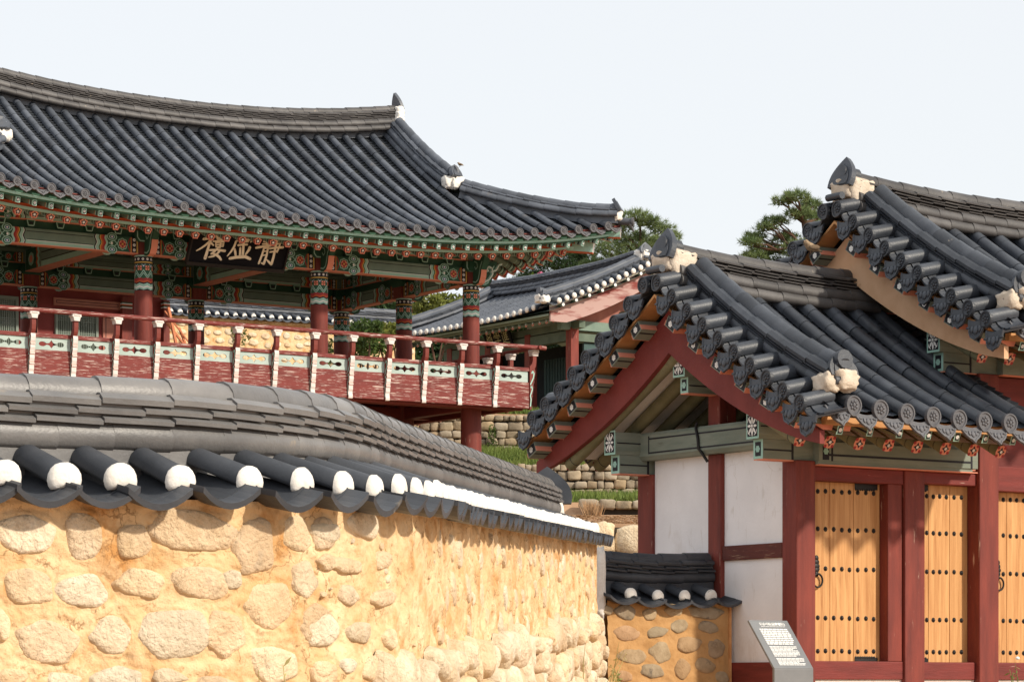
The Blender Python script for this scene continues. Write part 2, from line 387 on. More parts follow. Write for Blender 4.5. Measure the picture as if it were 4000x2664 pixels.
def convex_row(mb, fn, L, lat, r, tl, rng, m=0, ns=3, n=7):
    """half-round tiles laid end to end; fn(s) gives the base point at distance s up from the eave"""
    s = 0.
    while s < L - .02:
        e = min(L, s + tl); jj = rng.uniform(-.003, .003); rr = r*rng.uniform(.97, 1.02)
        pts = [fn(s + (e-s)*i/ns) for i in range(ns+1)]
        sweep(mb, pts, lat, lambda i: [(a+jj, b) for a, b in arc(rr*(1.0 - .05*i/ns), -8, 188, n, .012)], m)
        s = e
def concave_row(mb, fn, L, lat, hw, ex, m=0, n=5, dep=.055, h=.02, n2=1):
    pts = []; off = []; s = 0.
    while s < L - 1e-4:
        e = min(L, s+ex)
        pts += [fn(s), fn(e)]; off += [h, 0.]
        s = e
    # points repeat at each step so directions come from the two ends of a tile
    lat = Vector(lat); vs = []; fs = []; k = n+1
    for i, p in enumerate(pts):
        q = pts[i+1] if i % 2 == 0 else pts[i-1]
        t = (q-p) if i % 2 == 0 else (p-q)
        nn = lat.cross(t.normalized())
        if nn.z < 0: nn = -nn
        for j in range(n+1):
            a = -1 + 2*j/n
            vs.append(p + lat*(a*hw) + nn*(off[i] - dep*(1-a*a)))
    for i in range(len(pts)-1):
        for j in range(n): fs.append((i*k+j, i*k+j+1, (i+1)*k+j+1, (i+1)*k+j))
    mb.add(vs, fs, m, False)

# eave end tiles (own coordinates: face towards -Y, up Z, origin = centre of the tile row at its lower end)
def end_disc_mesh(name, r, mats, pointed=.18):
    mb = MB(); n = 22
    out = []
    for k in range(n):
        a = 2*math.pi*k/n; q = r*(1 + pointed*max(0, math.cos(a + math.pi/2))**6)
        out.append((q*math.cos(a), q*math.sin(a)))
    mb.prism(out, -.006, .022, 0)
    ring = lambda f, y: [(x*f, y, z*f) for x, z in out]
    vs = ring(1., -.006) + ring(.97, -.016) + ring(.82, -.016) + ring(.77, -.006)
    mb.add(vs, [(i*n+k, i*n+(k+1)%n, (i+1)*n+(k+1)%n, (i+1)*n+k) for i in range(3) for k in range(n)], 0, False)
    for k in range(7):
        a = 2*math.pi*k/7 + .4
        mb.ball((r*.38*math.cos(a), -.008, r*.38*math.sin(a)), r*.17, .012, r*.17, 7, 5)
    mb.ball((0, -.008, 0), r*.2, .016, r*.26, 7, 5)
    return mb.mesh(name, wrap(mats))
def drip_mesh(name, hw, ht, mats, dep=.055, tilt=18, point=1.0, ex=2.6):
    mb = MB(); n = 18; top = []; bot = []
    for i in range(n+1):
        a = -1 + 2*i/n; zt = -dep*(1-a*a)
        sc = .006*abs(math.sin(a*math.pi*3.5))
        top.append((a*hw, zt)); bot.append((a*hw*(.97), zt - (ht*(1-abs(a)**ex*.86)) + sc - (.22*ht*point*max(0, 1-abs(a)*4.5))))
    M = Matrix.Rotation(R(-tilt), 4, 'X')
    vs = [(x, 0, z) for x, z in top] + [(x, 0, z) for x, z in bot] + [(x, .018, z) for x, z in top] + [(x, .018, z) for x, z in bot]
    k = n+1; fs = []
    for i in range(n):
        fs += [(i, i+1, k+i+1, k+i), (2*k+i, 3*k+i, 3*k+i+1, 2*k+i+1), (k+i, k+i+1, 3*k+i+1, 3*k+i), (i, 2*k+i, 2*k+i+1, i+1)]
    mb.add(vs, fs, 0, False, M)
    # raised rim and moulded leaves
    for i in range(n):
        (x0, z0), (x1, z1) = bot[i], bot[i+1]
        mb.add([(x0,-.007,z0),(x1,-.007,z1),(x1*.93,-.007,z1+.016),(x0*.93,-.007,z0+.016),(x1*.9,0,z1+.02),(x0*.9,0,z0+.02),(x0,0,z0),(x1,0,z1)],
               [(0,1,2,3),(3,2,4,5),(0,6,7,1)], 0, False, M)
    c = -dep - ht*.52
    mb.ball((0, -.004, c), ht*.2, .013, ht*.26, 8, 5, M=M)
    for sg in (-1, 1):
        mb.ball((sg*ht*.3, -.004, c+.01), ht*.13, .012, ht*.2, 7, 5, M=M)
        mb.ball((sg*ht*.62, -.004, c+.03), ht*.17, .010, ht*.08, 7, 5, M=M)
    return mb.mesh(name, wrap(mats))
def face_matrix(p, face):
    """a frame at p whose -Y points along horizontal 'face'"""
    f = Vector((face[0], face[1], 0)).normalized(); y = -f; z = Vector((0,0,1)); x = y.cross(z)
    M = Matrix((x, y, z)).transposed().to_4x4(); M.translation = Vector(p); return M

def plaster_blob(mb, c, rx, ry, rz, seed, m=0):
    mb.ball(c, rx, ry, rz, 18, 13, m, amp=.36, fr=2.7, seed=seed, power=.6)

def horn(mb, P, out, w, h, lean, m=0, th=.05):
    """upright end tile closing a ridge: pointed arch plate leaning outwards"""
    n = 9; q = [i/n for i in range(n+1)]
    poly = [(w/2*(1 - t**2.4)*(1+.10*math.sin(t*3.)), h*t) for t in q] + [(-w/2*(1 - t**2.4)*(1+.10*math.sin(t*3.)), h*t) for t in reversed(q[:-1])]
    f = face_matrix(P, out) @ Matrix.Rotation(R(lean), 4, 'X')
    mb.prism(poly, -th/2, th/2, m, f)
    mb.prism([(x*.72, z*.72+.03*h) for x, z in poly], -th/2-.012, -th/2, m, f)
# ================================================================== mud walls with tiled coping
def wall_path(pts2, zf, step=.1):
    """plan polyline -> evenly sampled 3-D path, z from zf(arc length)"""
    P = Path([(x, y, 0) for x, y in pts2]); n = max(2, int(P.L/step)); out = []
    for i in range(n+1):
        s = P.L*i/n; p = P.pos(s); out.append((p.x, p.y, zf(s)))
    return Path(out)

def coping(th, path, p, sc, rng, mtile, mlime, mcap=None, tip=.47, back=True, hi=True, s_off=0., stacks=3, one=None, name_end='plaster_end', nslab=3):
    """coping of convex and concave tiles under a stacked ridge; path = wall centre line at the height of the eave's lower edge"""
    conv = MB(); conc = MB(); rid = MB(); ends = MB(); ends2 = MB(); nb = 8 if hi else 6
    sides = [1, -1] if back else [1]
    if one: sides = one
    r = .078*sc
    for sd in sides:
        s = s_off + p*.5
        while s < path.L:
            jz = rng.uniform(-.006, .006)*sc; jr = rng.uniform(-.02, .02)
            P, T, N, U = path.at(s); N = N*sd; T2 = Vector((T.x, T.y, T.z)) + N*jr; T2.normalize()
            slope = .33
            def fn(o, dz=0.): return P + N*o + Vector((0,0,1))*(.076*sc + jz + dz + (tip*sc - o)*slope)
            pts = [fn(tip*sc), fn(.28*sc), fn(.10*sc)]
            rr = r*rng.uniform(.96, 1.04)
            sweep(conv, pts, T2, lambda i: [(a, b) for a, b in arc(rr*(1-.03*i), -6, 186, nb*2, .006)] + [(a, b) for a, b in arc(rr*.82, 186, -6, nb*2, .006)], 0, True, closed=True, caps=True)
            # white lime stop in the open end
            n = 18 if hi else 10; vs = []; fs = []
            c = fn(tip*sc) + Vector((0,0,1))*.010*sc
            jb = rng.uniform(-.006,.006)*sc
            rings = [(1.06, .0), (1.05, .018+jb), (.86, .036+jb), (.45, .048+jb)] if hi else [(1.04, .004), (.8, .024)]
            for q, o in rings:
                for k in range(n):
                    a = 2*math.pi*k/n; zz = math.sin(a)
                    if zz < -.52: zz = -.52 - .1*noise.noise(Vector((s*3, k, 0)))
                    wob = 1 + .05*noise.noise(Vector((math.cos(a)*2, zz*2, s*5)))
                    vs.append(c + T2*(rr*q*wob*math.cos(a)) + Vector((0,0,1))*(rr*q*wob*zz) + N*(o*sc))
            for i in range(len(rings)-1):
                for k in range(n): fs.append((i*n+k, i*n+(k+1)%n, (i+1)*n+(k+1)%n, (i+1)*n+k))
            fs.append(tuple((len(rings)-1)*n+k for k in range(n)))
            (ends if sd > 0 else ends2).add(vs, fs, 0, True)
            s += p
        s = s_off
        while s < path.L + p*.4:
            P, T, N, U = path.at(s); N = N*sd; jz = rng.uniform(-.008, .008)*sc; jo = rng.uniform(-.012, .012)*sc
            for (o0, o1, dz) in ((tip*sc+.160*sc+jo, .12*sc, 0.), (tip*sc+.035*sc+jo, .04*sc, .028*sc)):
                pts = [P + N*o0 + Vector((0,0,1))*(.020*sc + jz + dz), P + N*o1 + Vector((0,0,1))*(.020*sc + jz + dz + (o0-o1)*.19)]
                hw = p*.545
                def prof(i, hw=hw):
                    o = []
                    for k in range(nb+1):
                        a = -1 + 2*k/nb; o.append((a*hw, -.076*sc*(1-a*a)))
                    return o + [(a, b+.030*sc) for a, b in reversed(o)]
                sweep(conc, pts, T, prof, 0, False, closed=True, caps=True)
            s += p
        # saddle course between the rows
        s = s_off
        while s < path.L:
            s1 = min(path.L, s+p)
            seg(rid, path, s, s1+.004, round_sec(.082*sc, sd*.066*sc, .318*sc, -60 if sd>0 else 0, 180 if sd>0 else 240, nb+2), 0, dz=(.004+rng.uniform(-.004,.004), -.003), n=2, smooth=True)
            s += p
    z0 = .372*sc; hh = .145*sc; nslab = 1
    lay = [('slab', (.165*sc, z0, z0+.042*sc, .36*sc)), ('slab', (.158*sc, z0+.046*sc, z0+.088*sc, .36*sc)), ('slab', (.152*sc, z0+.092*sc, z0+.150*sc, .37*sc))]
    ridge(rid, path, lay, rng, 0)
    ridge(rid, path, [('round', (.092*sc, 0., z0 + .145*sc, .38*sc))], rng, 0)
    core = MB()
    n = max(2, int(path.L/.3))
    seg(core, path, 0, path.L, [(-.40*sc, -.10*sc), (.40*sc, -.10*sc), (.40*sc, -.03*sc), (-.40*sc, -.03*sc)], 0, n=n)
    seg(rid, path, 0, path.L, [(-.12*sc, .0), (.12*sc, .0), (.11*sc, .2*sc), (.125*sc, z0+.14*sc), (-.125*sc, z0+.14*sc), (-.11*sc, .2*sc)], 0, n=n)
    cop = th.part('coping', rid, mtile)
    th.part('convex_tiles', conv, mcap or mtile, cop); th.part('concave_tiles', conc, mcap or mtile, cop)
    if hi: th.split(name_end, ends, mlime, cop)
    else: th.part('plaster_ends', ends, mlime, cop)
    th.part('rear_plaster_ends', ends2, mlime, cop)
    return cop, core

def mud_face(path, off, s0, s1, z_bot, ds, dz, seed=0., amp=.012, sd=1, ztop=.0, dent=None):
    """bumpy face of a mud wall on one side of the path from below the coping down to z_bot"""
    mb = MB(); ns = max(2, int((s1-s0)/ds)); vs = []; fs = []
    nz_ = None
    for i in range(ns+1):
        s = s0 + (s1-s0)*i/ns; P, T, N, U = path.at(s); N = Vector((N.x, N.y, 0)).normalized()*sd
        zt = P.z + ztop; H = zt - z_bot; nz_ = nz_ or max(2, int(H/dz))
        am = amp(s) if callable(amp) else amp
        for k in range(nz_+1):
            z = zt - H*k/nz_
            q = Vector((s*1.0, z*1.0, seed))
            d = am*(.9*noise.noise(q*3.1) + .9*noise.noise(q*8.) + .6*noise.noise(q*19.) + .4*noise.noise(q*43.))
            d += .004*min(0, -abs(noise.noise(q*6.3 + Vector((9,2,1))))*3 + .5) * 1.5
            if dent: d -= dent(s, z)
            p = P + N*(off + d + (zt - z)*.02); vs.append((p.x, p.y, z))
    m = nz_+1
    for i in range(ns):
        for k in range(nz_): fs.append((i*m+k, (i+1)*m+k, (i+1)*m+k+1, i*m+k+1))
    mb.add(vs, fs, 0, True); return mb

def stone_patch(mb, path, s, z, hw, hh, off, rng, sd=1, rise=.03, nphi=26, rot=0., sq=2.6, irr=.16, nr=6):
    seed = rng.random()*100; vs = []; fs = []
    m_ = rng.choice((5,6,6,7)); a_0 = rng.random()*6.28
    edges = [(a_0 + 2*math.pi*(k + rng.uniform(-.28,.28))/m_, rng.uniform(.82, 1.0)) for k in range(m_)]
    fac = [(rng.uniform(-1,1), rng.uniform(-1,1), rng.uniform(-.3,.6)) for _ in range(3)]
    def pt(f, ph):
        c, si = math.cos(ph), math.sin(ph)
        acc = 0.
        for al, dd in edges:
            cc = math.cos(ph - al)
            if cc > .05: acc += (cc/dd)**9
        q = acc**(-1/9.)
        q *= 1 + irr*.35*(noise.noise(Vector((c*1.1+seed, si*1.1, seed))) + .6*noise.noise(Vector((c*2.7, si*2.7+seed, 3.))))
        a, b = f*q*c*hw, f*q*si*hh
        ca, sa = math.cos(rot), math.sin(rot); a, b = a*ca - b*sa, a*sa + b*ca
        P, T, N, U = path.at(s + a); N = Vector((N.x, N.y, 0)).normalized()*sd
        zz = z + b
        h = rise*(1 - f**7) - .030*max(0, (f-.90)/.10)
        if f < .97:
            h += rise*.45*noise.noise(Vector((a*7, b*7, seed))) + rise*.22*noise.noise(Vector((a*22, b*22, seed)))
            for (gx, gy, g0) in fac: h -= max(rise*.5, .009)*max(0, gx*a/hw + gy*b/hh - g0 - .25)
        p = P + N*(off + h + (P.z - zz)*.02); return (p.x, p.y, zz)
    vs.append(pt(0, 0))
    fr = [.25, .5, .72, .86, .94, 1.0][:nr]
    for f in fr:
        for k in range(nphi): vs.append(pt(f, 2*math.pi*k/nphi))
    for k in range(nphi): fs.append((0, 1+k, 1+(k+1)%nphi))
    for j in range(len(fr)-1):
        for k in range(nphi): fs.append((1+j*nphi+k, 1+(j+1)*nphi+k, 1+(j+1)*nphi+(k+1)%nphi, 1+j*nphi+(k+1)%nphi))
    mb.add(vs, fs, 0, True)

def px_of(p): return 2000 + 11600*p.x/p.y

# ------------------------------------------------------------------ near curved wall
rng = random.Random(5)
A0 = Vector((-2.26, 13.3)); dA = Vector((.81, .586)); Pa = Vector((-1.75, 13.669)); Pc = Vector((-.36, 14.42)); Pb = Vector((-.295, 17.0)); Pe = Vector((.886, 28.4))
plan = [A0 - dA*6.1, A0, Pa]
for i in range(1, 10):
    t = i/10; plan.append(Pa*(1-t)**2 + Pc*(2*t*(1-t)) + Pb*t*t)
plan += [Pb, Pe]
LA = 8.04
def eave_z(s): return (.897 - .0235*(LA - s)) if s < LA else .897 + .0352*(s - LA)
eave = Path([(a.x, a.y, 0) for a in plan])
# centre line .47 m behind the eave line
cl = []
n = 170
for i in range(n+1):
    s = eave.L*i/n; P, T, N, U = eave.at(s); c = P - N*.56; cl.append((c.x, c.y, CAMZ + eave_z(s)))
NW = Path(cl)
near = Thing('mud_wall', 'long curving ochre mud and fieldstone wall in the foreground with a grey tiled coping and white tile stops', 'wall', (A0.x, A0.y, .6), frame='world')
cop, core = coping(near, NW, .30, 1.0, rng, TILE_WALL, LIME, mcap=TILE_DARK, s_off=-.025)
near.part('wall_core', core, MUD)
OFF = .465
# bend region lies around sb
sb0 = 0.
for i in range(400):
    s = NW.L*i/400
    if NW.at(s)[0].y > 15.8: sb0 = s; break
# stones: positions read off the photograph, turned into places on the wall face
samp = []
for i in range(2400):
    s = NW.L*i/2400; P, T, N, U = NW.at(s); q = P + N*OFF; samp.append((2000 + 11600*q.x/q.y, q.y, s))
def on_wall(px, py):
    b = min(samp, key=lambda t: abs(t[0]-px)); return b[2], CAMZ + (2680-py)/11600*b[1], b[1]
DENT = []
stones = MB()
LST = [(135,850,140,100),(410,860,88,120),(645,885,88,85),(940,840,170,100),(1240,915,98,130),(1445,850,75,88),(1570,840,60,80),
 (130,1105,118,95),(400,1130,132,72),(665,1085,115,72),(985,1085,118,84),(1120,1070,34,48),(1470,1075,72,86),(1590,985,48,38),
 (10,1290,32,75),(225,1375,142,92),(550,1340,100,102),(830,1330,132,120),(1075,1340,82,98),(1290,1205,112,112),(1530,1290,98,98),(1320,1480,122,90),
 (1560,1530,70,66),(560,1555,150,56),(1030,1575,90,36),(50,1545,80,44),(-60,1000,60,70),(300,1560,80,36),(800,1540,60,40)]
for (cx, cy, hw, hh) in LST:
    s, z, D = on_wall(cx*.806, 1400 + cy*.806); k = .806*D/11600
    DENT.append((s, z, hw*k*1.32, hh*k*1.18))
    stone_patch(stones, NW, s, z, hw*k*1.32, hh*k*1.18, OFF, rng, rise=.013, nphi=48, rot=rng.uniform(-.12,.12), sq=rng.uniform(2.6,4.), irr=.24)
LST2 = [(185,950,118,48),(390,925,50,62),(200,1110,66,66),(390,1125,80,55),(265,1305,76,66),(60,1290,100,105),(425,1340,45,62),(110,780,84,64),(300,745,95,84),(60,1500,60,60),(330,1500,70,70),(190,1480,60,50)]
for (cx, cy, hw, hh) in LST2:
    px = 1200 + cx*.7424; s, z, D = on_wall(px, 1500 + cy*.7424); s1 = on_wall(px + hw*.7424, 2000)[0]; s2 = on_wall(px - hw*.7424, 2000)[0]
    stone_patch(stones, NW, s, z, max(.06, min(.2, (s1-s2)/2*.9)), hh*.7424*D/11600, OFF, rng, rise=.02, nphi=30, rot=rng.uniform(-.12,.12), sq=rng.uniform(2.2,3.2), irr=.20)
# receding stretch: courses of stones in the mud, denser boulders at the foot
s = sb0 + .5
row = 0
while s < NW.L - .15:
    P = NW.at(s)[0]; base = CAMZ + .10 + .038*(s - sb0)
    z = P.z - .16 - rng.random()*.10
    while z > base + .05:
        hh = rng.uniform(.05, .11); hw = rng.uniform(.08, .15)
        if rng.random() < .66: stone_patch(stones, NW, s + rng.uniform(-.07,.07), z, hw, hh, OFF, rng, rise=rng.uniform(.008,.018), nphi=18, rot=rng.uniform(-.3,.3), irr=.26)
        z -= hh*2 + rng.uniform(.03, .10)
    s += .36
s = sb0 - .6
while s < NW.L + .05:
    base = CAMZ + .10 + .038*(s - sb0); z = base - .02
    for k in range(4):
        hh = rng.uniform(.07, .16); hw = rng.uniform(.09, .23)
        stone_patch(stones, NW, s + rng.uniform(-.12,.12) + .15*(k % 2), z + rng.uniform(-.05,.04), hw, hh, OFF+.03, rng, rise=rng.uniform(.035,.08), nphi=24, rot=rng.uniform(-.2,.2), sq=3.4, irr=.24)
        z -= hh*1.9
    s += .33
rp_ = random.Random(91)
s = .3
while s < 4.3:      # the stretch left of the picture
    z = CAMZ + .55
    while z > CAMZ - .5:
        hh = rp_.uniform(.06, .11); stone_patch(stones, NW, s + rp_.uniform(-.06,.06), z, rp_.uniform(.09,.14), hh, OFF, rp_, rise=.014, nphi=20); z -= hh*2 + .07
    s += .31
for _ in range(70):
    s = rp_.uniform(3., sb0 + 1.); z = CAMZ + rp_.uniform(-.05, .78)
    if any(abs(s-a) < hw*1.15 and abs(z-c) < hh*1.15 for a, c, hw, hh in DENT): continue
    q = rp_.uniform(.008, .026); stone_patch(stones, NW, s, z, q*1.3, q, OFF, rp_, rise=.008, nphi=12, rot=rp_.uniform(-.5,.5))
def dent(s, z):
    o = 0.
    for (a, c, hw, hh) in DENT:
        u = abs(s-a)/hw; v = abs(z-c)/hh
        if u < 1.4 and v < 1.4:
            q = (u**2.8 + v**2.8)**(1/2.8)
            if .8 < q < 1.22: o = max(o, .016*max(0, 1 - abs(q-1.0)/.2)*(.5 + noise.noise(Vector((s*6, z*6, 2.)))))
            elif q <= .8: o = max(o, .008)
    return o
faceA = mud_face(NW, OFF, 4.0, sb0+.012, CAMZ - .55, .010, .010, 1., dent=dent)
face0 = mud_face(NW, OFF, 0., 4.003, CAMZ - .55, .04, .03, 1.); faceA.add(face0.v, face0.f, 0, True)
faceB = mud_face(NW, OFF, sb0, NW.L, CAMZ - .75, .026, .022, 1., amp=lambda s: .012 + .012*min(1, max(0, s-sb0)/1.2))
faceA.add(faceB.v, faceB.f, 0, True)
bk = mud_face(NW, OFF, 0., NW.L, CAMZ - .6, .12, .08, 4., sd=-1)
P, T, N, U = NW.at(0.); faceA.add([P + N*.485 - Vector((0,0,2.2)), P - N*.485 - Vector((0,0,2.2)), P - N*.485 + Vector((0,0,.03)), P + N*.485 + Vector((0,0,.03))], [(3,2,1,0)], 0)
faceA.add(bk.v, bk.f, 0, True)
# end face
P, T, N, U = NW.at(NW.L)
faceA.add([P + N*.485 - Vector((0,0,2.2)), P - N*.485 - Vector((0,0,2.2)), P - N*.485 + Vector((0,0,.03)), P + N*.485 + Vector((0,0,.03))], [(0,1,2,3)], 0)
near.part('mud_body', faceA, MUD)
near.part('fieldstones', stones, STONE)
# ridge end tile
P, T, N, U = NW.at(NW.L - .05)
hb = MB(); 
horn(hb, P + T*.14 + Vector((0,0,.36)), T, .46, .36, 6, 0, .07)
hb.tube([P + T*-.05 + Vector((0,0,.49)), P + T*.2 + Vector((0,0,.49))], [.09,.085], 12)
near.part('ridge_end_tile', hb, TILE_DARK)
pl = MB(); plaster_blob(pl, P + T*.12 + Vector((0,0,.30)), .16, .10, .14, 3.)
near.part('lime_patch', pl, LIME)

# ------------------------------------------------------------------ small side wall beside the gate
Og = Vector((2.828, 29.5)); Ug = Vector((CU, SU)); Vg = Vector((-SU, CU))
def gl(x, y, z=0.): p = Og + Ug*x + Vg*y; return Vector((p.x, p.y, CAMZ + z))
rng = random.Random(11)
a = gl(-1.56, 1.40, .855); b = gl(-.03, 1.40, .86)
SW = Path([a.lerp(b, i/12) + Vector((0,0,-.03*math.sin(math.pi*i/12))) for i in range(13)])
side = Thing('mud_wall', 'short low mud and fieldstone wall with black tiled coping between the curved wall and the white plastered gable', 'wall', (a.x, a.y, 1.1), frame='world')
cop2, core2 = coping(side, SW, .335, .86, rng, TILE_DARK, LIME, tip=.40, s_off=.12)
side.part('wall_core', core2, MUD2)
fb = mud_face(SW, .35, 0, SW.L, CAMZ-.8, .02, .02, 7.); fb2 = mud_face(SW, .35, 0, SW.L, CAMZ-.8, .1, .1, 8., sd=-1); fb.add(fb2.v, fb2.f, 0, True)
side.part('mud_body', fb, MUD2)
st = MB()
# (zoom px of region 2000..3200, 1500..2664, scale .7426)
for (cx, cy, hw, hh) in [(600,1200,58,42),(725,1210,42,36),(850,1190,50,32),(1020,1200,90,32),(880,1270,50,36),(1030,1280,58,30),(600,1310,78,40),(760,1305,52,28),(925,1370,64,40),(780,1405,50,56),(1070,1390,50,50),(630,1430,82,44),(890,1495,46,54),(1015,1480,60,40),(735,1510,70,36),(590,1535,45,30),(1100,1540,40,30),(500,1190,30,24)]:
    px = 2000 + cx*.7426; py = 1500 + cy*.7426; r_ = (px-2000)/11600
    q0 = gl(0, 1.05); x = (r_*q0.y - q0.x)/(CU - r_*SU); D = q0.y + x*SU
    k = .7426*D/11600
    stone_patch(st, SW, x + 1.56, CAMZ + (2680-py)/11600*D, hw*k*1.35, hh*k*1.2, .35, rng, rise=.018, nphi=24, rot=rng.uniform(-.15,.15), irr=.2)
side.part('fieldstones', st, STONE3)
pl = MB(); q = gl(-1.60, 1.12, .78)
pl.ball(q + Vector((0,0,.24)), .055, .10, .36, 18, 22, 0, amp=.16, fr=5., seed=2., power=.5)
side.part('lime_patch', pl, LIME)
wd = MB(); q0 = gl(-.035, 1.075); wd.bar(gl(-.03, 1.06, -.8), gl(-.03, 1.06, .86), .03, .05, 0, up=Vg.to_3d())
side.part('edge_board', wd, RAWW)
# ================================================================== gable roofs
def roof_z(d, H, ze, zr, a=.80):
    t = 1 - d/H; return ze + (zr-ze)*(a*t + (1-a)*t*t)

def gable_roof(th, x0, x1, yc, H, ze, zr, p, r, rng, tile, end_mat, x0_rows=None, sides=(-1, 1), sag=lambda x: 0., rake=True, rake_plaster=False, plain_ends=False, ridge_layers=None,
               ex=.13, tl=.32, rakeH=None, disc_me=None, drip_me=None, rake_disc=None, rake_drip=None, lime=None, horn_h=.40, ridge_x1=None, rake_len=.42, dr_x=.52, hi=True, right_rake=False, eave_sides=(-1,1), horn_right=False, dr_sides=(-1,1), row_in=.62, ridge_in=.30, ridge_dz=0., ridge_mat=None):
    """tiled gable roof with its ridge along local x at y=yc; H = horizontal run ridge->eave"""
    conv = MB(); conc = MB(); rid = MB(); limeb = MB(); und = MB()
    roofo = None
    lat = (1, 0, 0); Ls = math.hypot(H, zr-ze)
    rows = []
    x = (x0 + row_in) if x0_rows is None else x0_rows
    while x < x1 - .05: rows.append(x); x += p
    ends = []; drips = []
    for sd in sides:
        def base(x):
            def fn(s):
                u = s/Ls; d = H*(1-u); return Vector((x, yc + sd*d, roof_z(d, H, ze, zr) + sag(x)))
            return fn
        for i, x in enumerate(rows):
            convex_row(conv, base(x), Ls-.04, lat, r, tl, rng, 0, ns=3, n=8 if hi else 6)
            if sd in eave_sides: ends.append((x, sd, base(x)(0)))
        xs = [rows[0]-p/2] + [q + p/2 for q in rows]
        for x in xs:
            concave_row(conc, base(x), Ls-.02, lat, p*.5, ex, 0, n=5 if hi else 3, h=.022)
            if sd in eave_sides: drips.append((x, sd, base(x)(0)))
    # ridge
    rx1 = x1 if ridge_x1 is None else ridge_x1
    rp = Path([(x0 + ridge_in + (rx1-x0-ridge_in)*i/16, yc, zr + ridge_dz + sag(x0 + ridge_in + (rx1-x0-ridge_in)*i/16)) for i in range(17)])
    if ridge_layers is None:
        ridge_layers = [('round', (.085, .15, .075, .33)), ('round', (.085, -.15, .075, .33)), ('round', (.085, .125, .175, .33)), ('round', (.085, -.125, .175, .33)),
                        ('slab', (.175, .225, .252, .36)), ('slab', (.165, .258, .285, .36)), ('slab', (.172, .291, .318, .36)), ('slab', (.155, .324, .351, .36)), ('slab', (.16, .357, .395, .36)), ('round', (.095, 0., .40, .36))]
    mrid = MB(); ridge(mrid, rp, ridge_layers, rng, 0)
    top = max(a[1][2] for a in ridge_layers if a[0] == 'slab')
    seg(rid, rp, 0, rp.L, [(-.1, 0), (.1, 0), (.1, top-.02), (-.1, top-.02)], 0, n=16)
    P0 = Vector((x0 + ridge_in, yc, zr + ridge_dz + sag(x0)))
    horn(rid, P0 + Vector((-.10, 0, top - .10)), (-1, 0), .36, horn_h, -20, 0, .06)
    rid.tube([P0 + Vector((.12,0,top+.02)), P0 + Vector((-.1,0,top+.05))], .09, 12)
    plaster_blob(limeb, P0 + Vector((-.04, 0, top-.13)), .10, .14, .11, 4.)
    plaster_blob(limeb, P0 + Vector((.10, -.10, top-.18)), .17, .085, .17, 9.)
    plaster_blob(limeb, P0 + Vector((.10, .10, top-.18)), .17, .085, .17, 12.)
    rid.tube([P0 + Vector((-.17,-.12,top-.21)), P0 + Vector((-.17,.12,top-.21))], .04, 8)
    if horn_right:
        P1 = Vector((rx1, yc, zr + sag(rx1))); horn(rid, P1 + Vector((.10,0,top-.1)), (1,0), .3, horn_h, -14, 0)
        plaster_blob(limeb, P1 + Vector((.06,0,top-.15)), .12, .15, .16, 4.)
    # rake: short tiles facing the gable side, closed by a descending ridge
    rake_ends = []; rake_drips = []
    def rake_side(xe, sg, sd):
        q = .12; dd = p*.76
        Hr = H + (.02 if sd < 0 else -.16)
        dirx = Vector((sg, 0, 0))
        while q < Hr:
            def at(d, o):
                z = roof_z(d, H, ze, zr) + sag(xe); return Vector((xe + sg*(-o), yc + sd*d, z + .02 - (.10 if sd < 0 else .03)*(d/H)**1.5 + o*.22))
            a = at(q, 0.); b = at(q, rake_len)
            t = (at(q+.05, 0.) - at(q-.05, 0.)).normalized()
            sweep(conv, [a, a.lerp(b, .5), b], t, lambda i: [(aa, bb) for aa, bb in arc(r*.97, -12, 192, 9, .012)], 0)
            rake_ends.append((a, sg, sd, t)); 
            c = at(q + dd/2, 0.); e = at(q + dd/2, rake_len)
            for (k0, k1, dz) in ((0., 1., 0.), (.22, 1., .022)):
                def prof(i):
                    o = [(-1 + 2*k/6, 0) for k in range(7)]; o = [(aa*dd*.53, -.05*(1-aa*aa)) for aa, _ in o]
                    return o + [(aa, bb+.02) for aa, bb in reversed(o)]
                sweep(conc, [c.lerp(e, k0) + Vector((0,0,dz-.03)), c.lerp(e, k1) + Vector((0,0,dz-.03))], t, prof, 0, False, closed=True, caps=True)
            rake_drips.append((c + Vector((0,0,-.03)), sg, sd, t))
            q += dd
        # descending ridge
        xr = xe - sg*dr_x; pts = []
        for i in range(15):
            d = .10 + (H - .22)*i/14; z = roof_z(d, H, ze, zr) + sag(xr)
            pts.append((xr, yc + sd*d, z + .04 + .05*(i/14)**3))
        dp = Path(pts)
        ridge(rid, dp, [('round', (.075, sg*.12, .06, .3)), ('round', (.075, -sg*.12, .06, .3)), ('slab', (.175, .115, .145, .34)), ('slab', (.18, .145, .175, .34)), ('slab', (.19, .175, .25, .34)), ('round', (.098, 0, .235, .30))], rng, 0)
        seg(rid, dp, 0, dp.L, [(-.08, 0), (.08, 0), (.08, .2), (-.08, .2)], 0, n=8)
        pe = dp.pos(dp.L)
        horn(rid, pe + Vector((0, sd*.10, .135)), (0, sd), .33, .26, -22, 0)
        rid.tube([pe + Vector((0, -sd*.1, .27)), pe + Vector((0, sd*.12, .30))], .095, 12)
        plaster_blob(limeb, pe + Vector((-.02*sg, sd*.07, .10)), .13, .10, .11, 2.)
        plaster_blob(limeb, pe + Vector((sg*.15, sd*.02, .06)), .10, .12, .10, 7.)
        rid.tube([pe + Vector((-.13, sd*.10, .09)), pe + Vector((.13, sd*.10, .09))], .05, 8)
    if rake:
        for sd in dr_sides: rake_side(x0, -1, sd)
        if right_rake:
            for sd in dr_sides: rake_side(x1, 1, sd)
    roofo = th.part('roof', rid, tile)
    th.part('ridge', mrid, ridge_mat or tile, roofo)
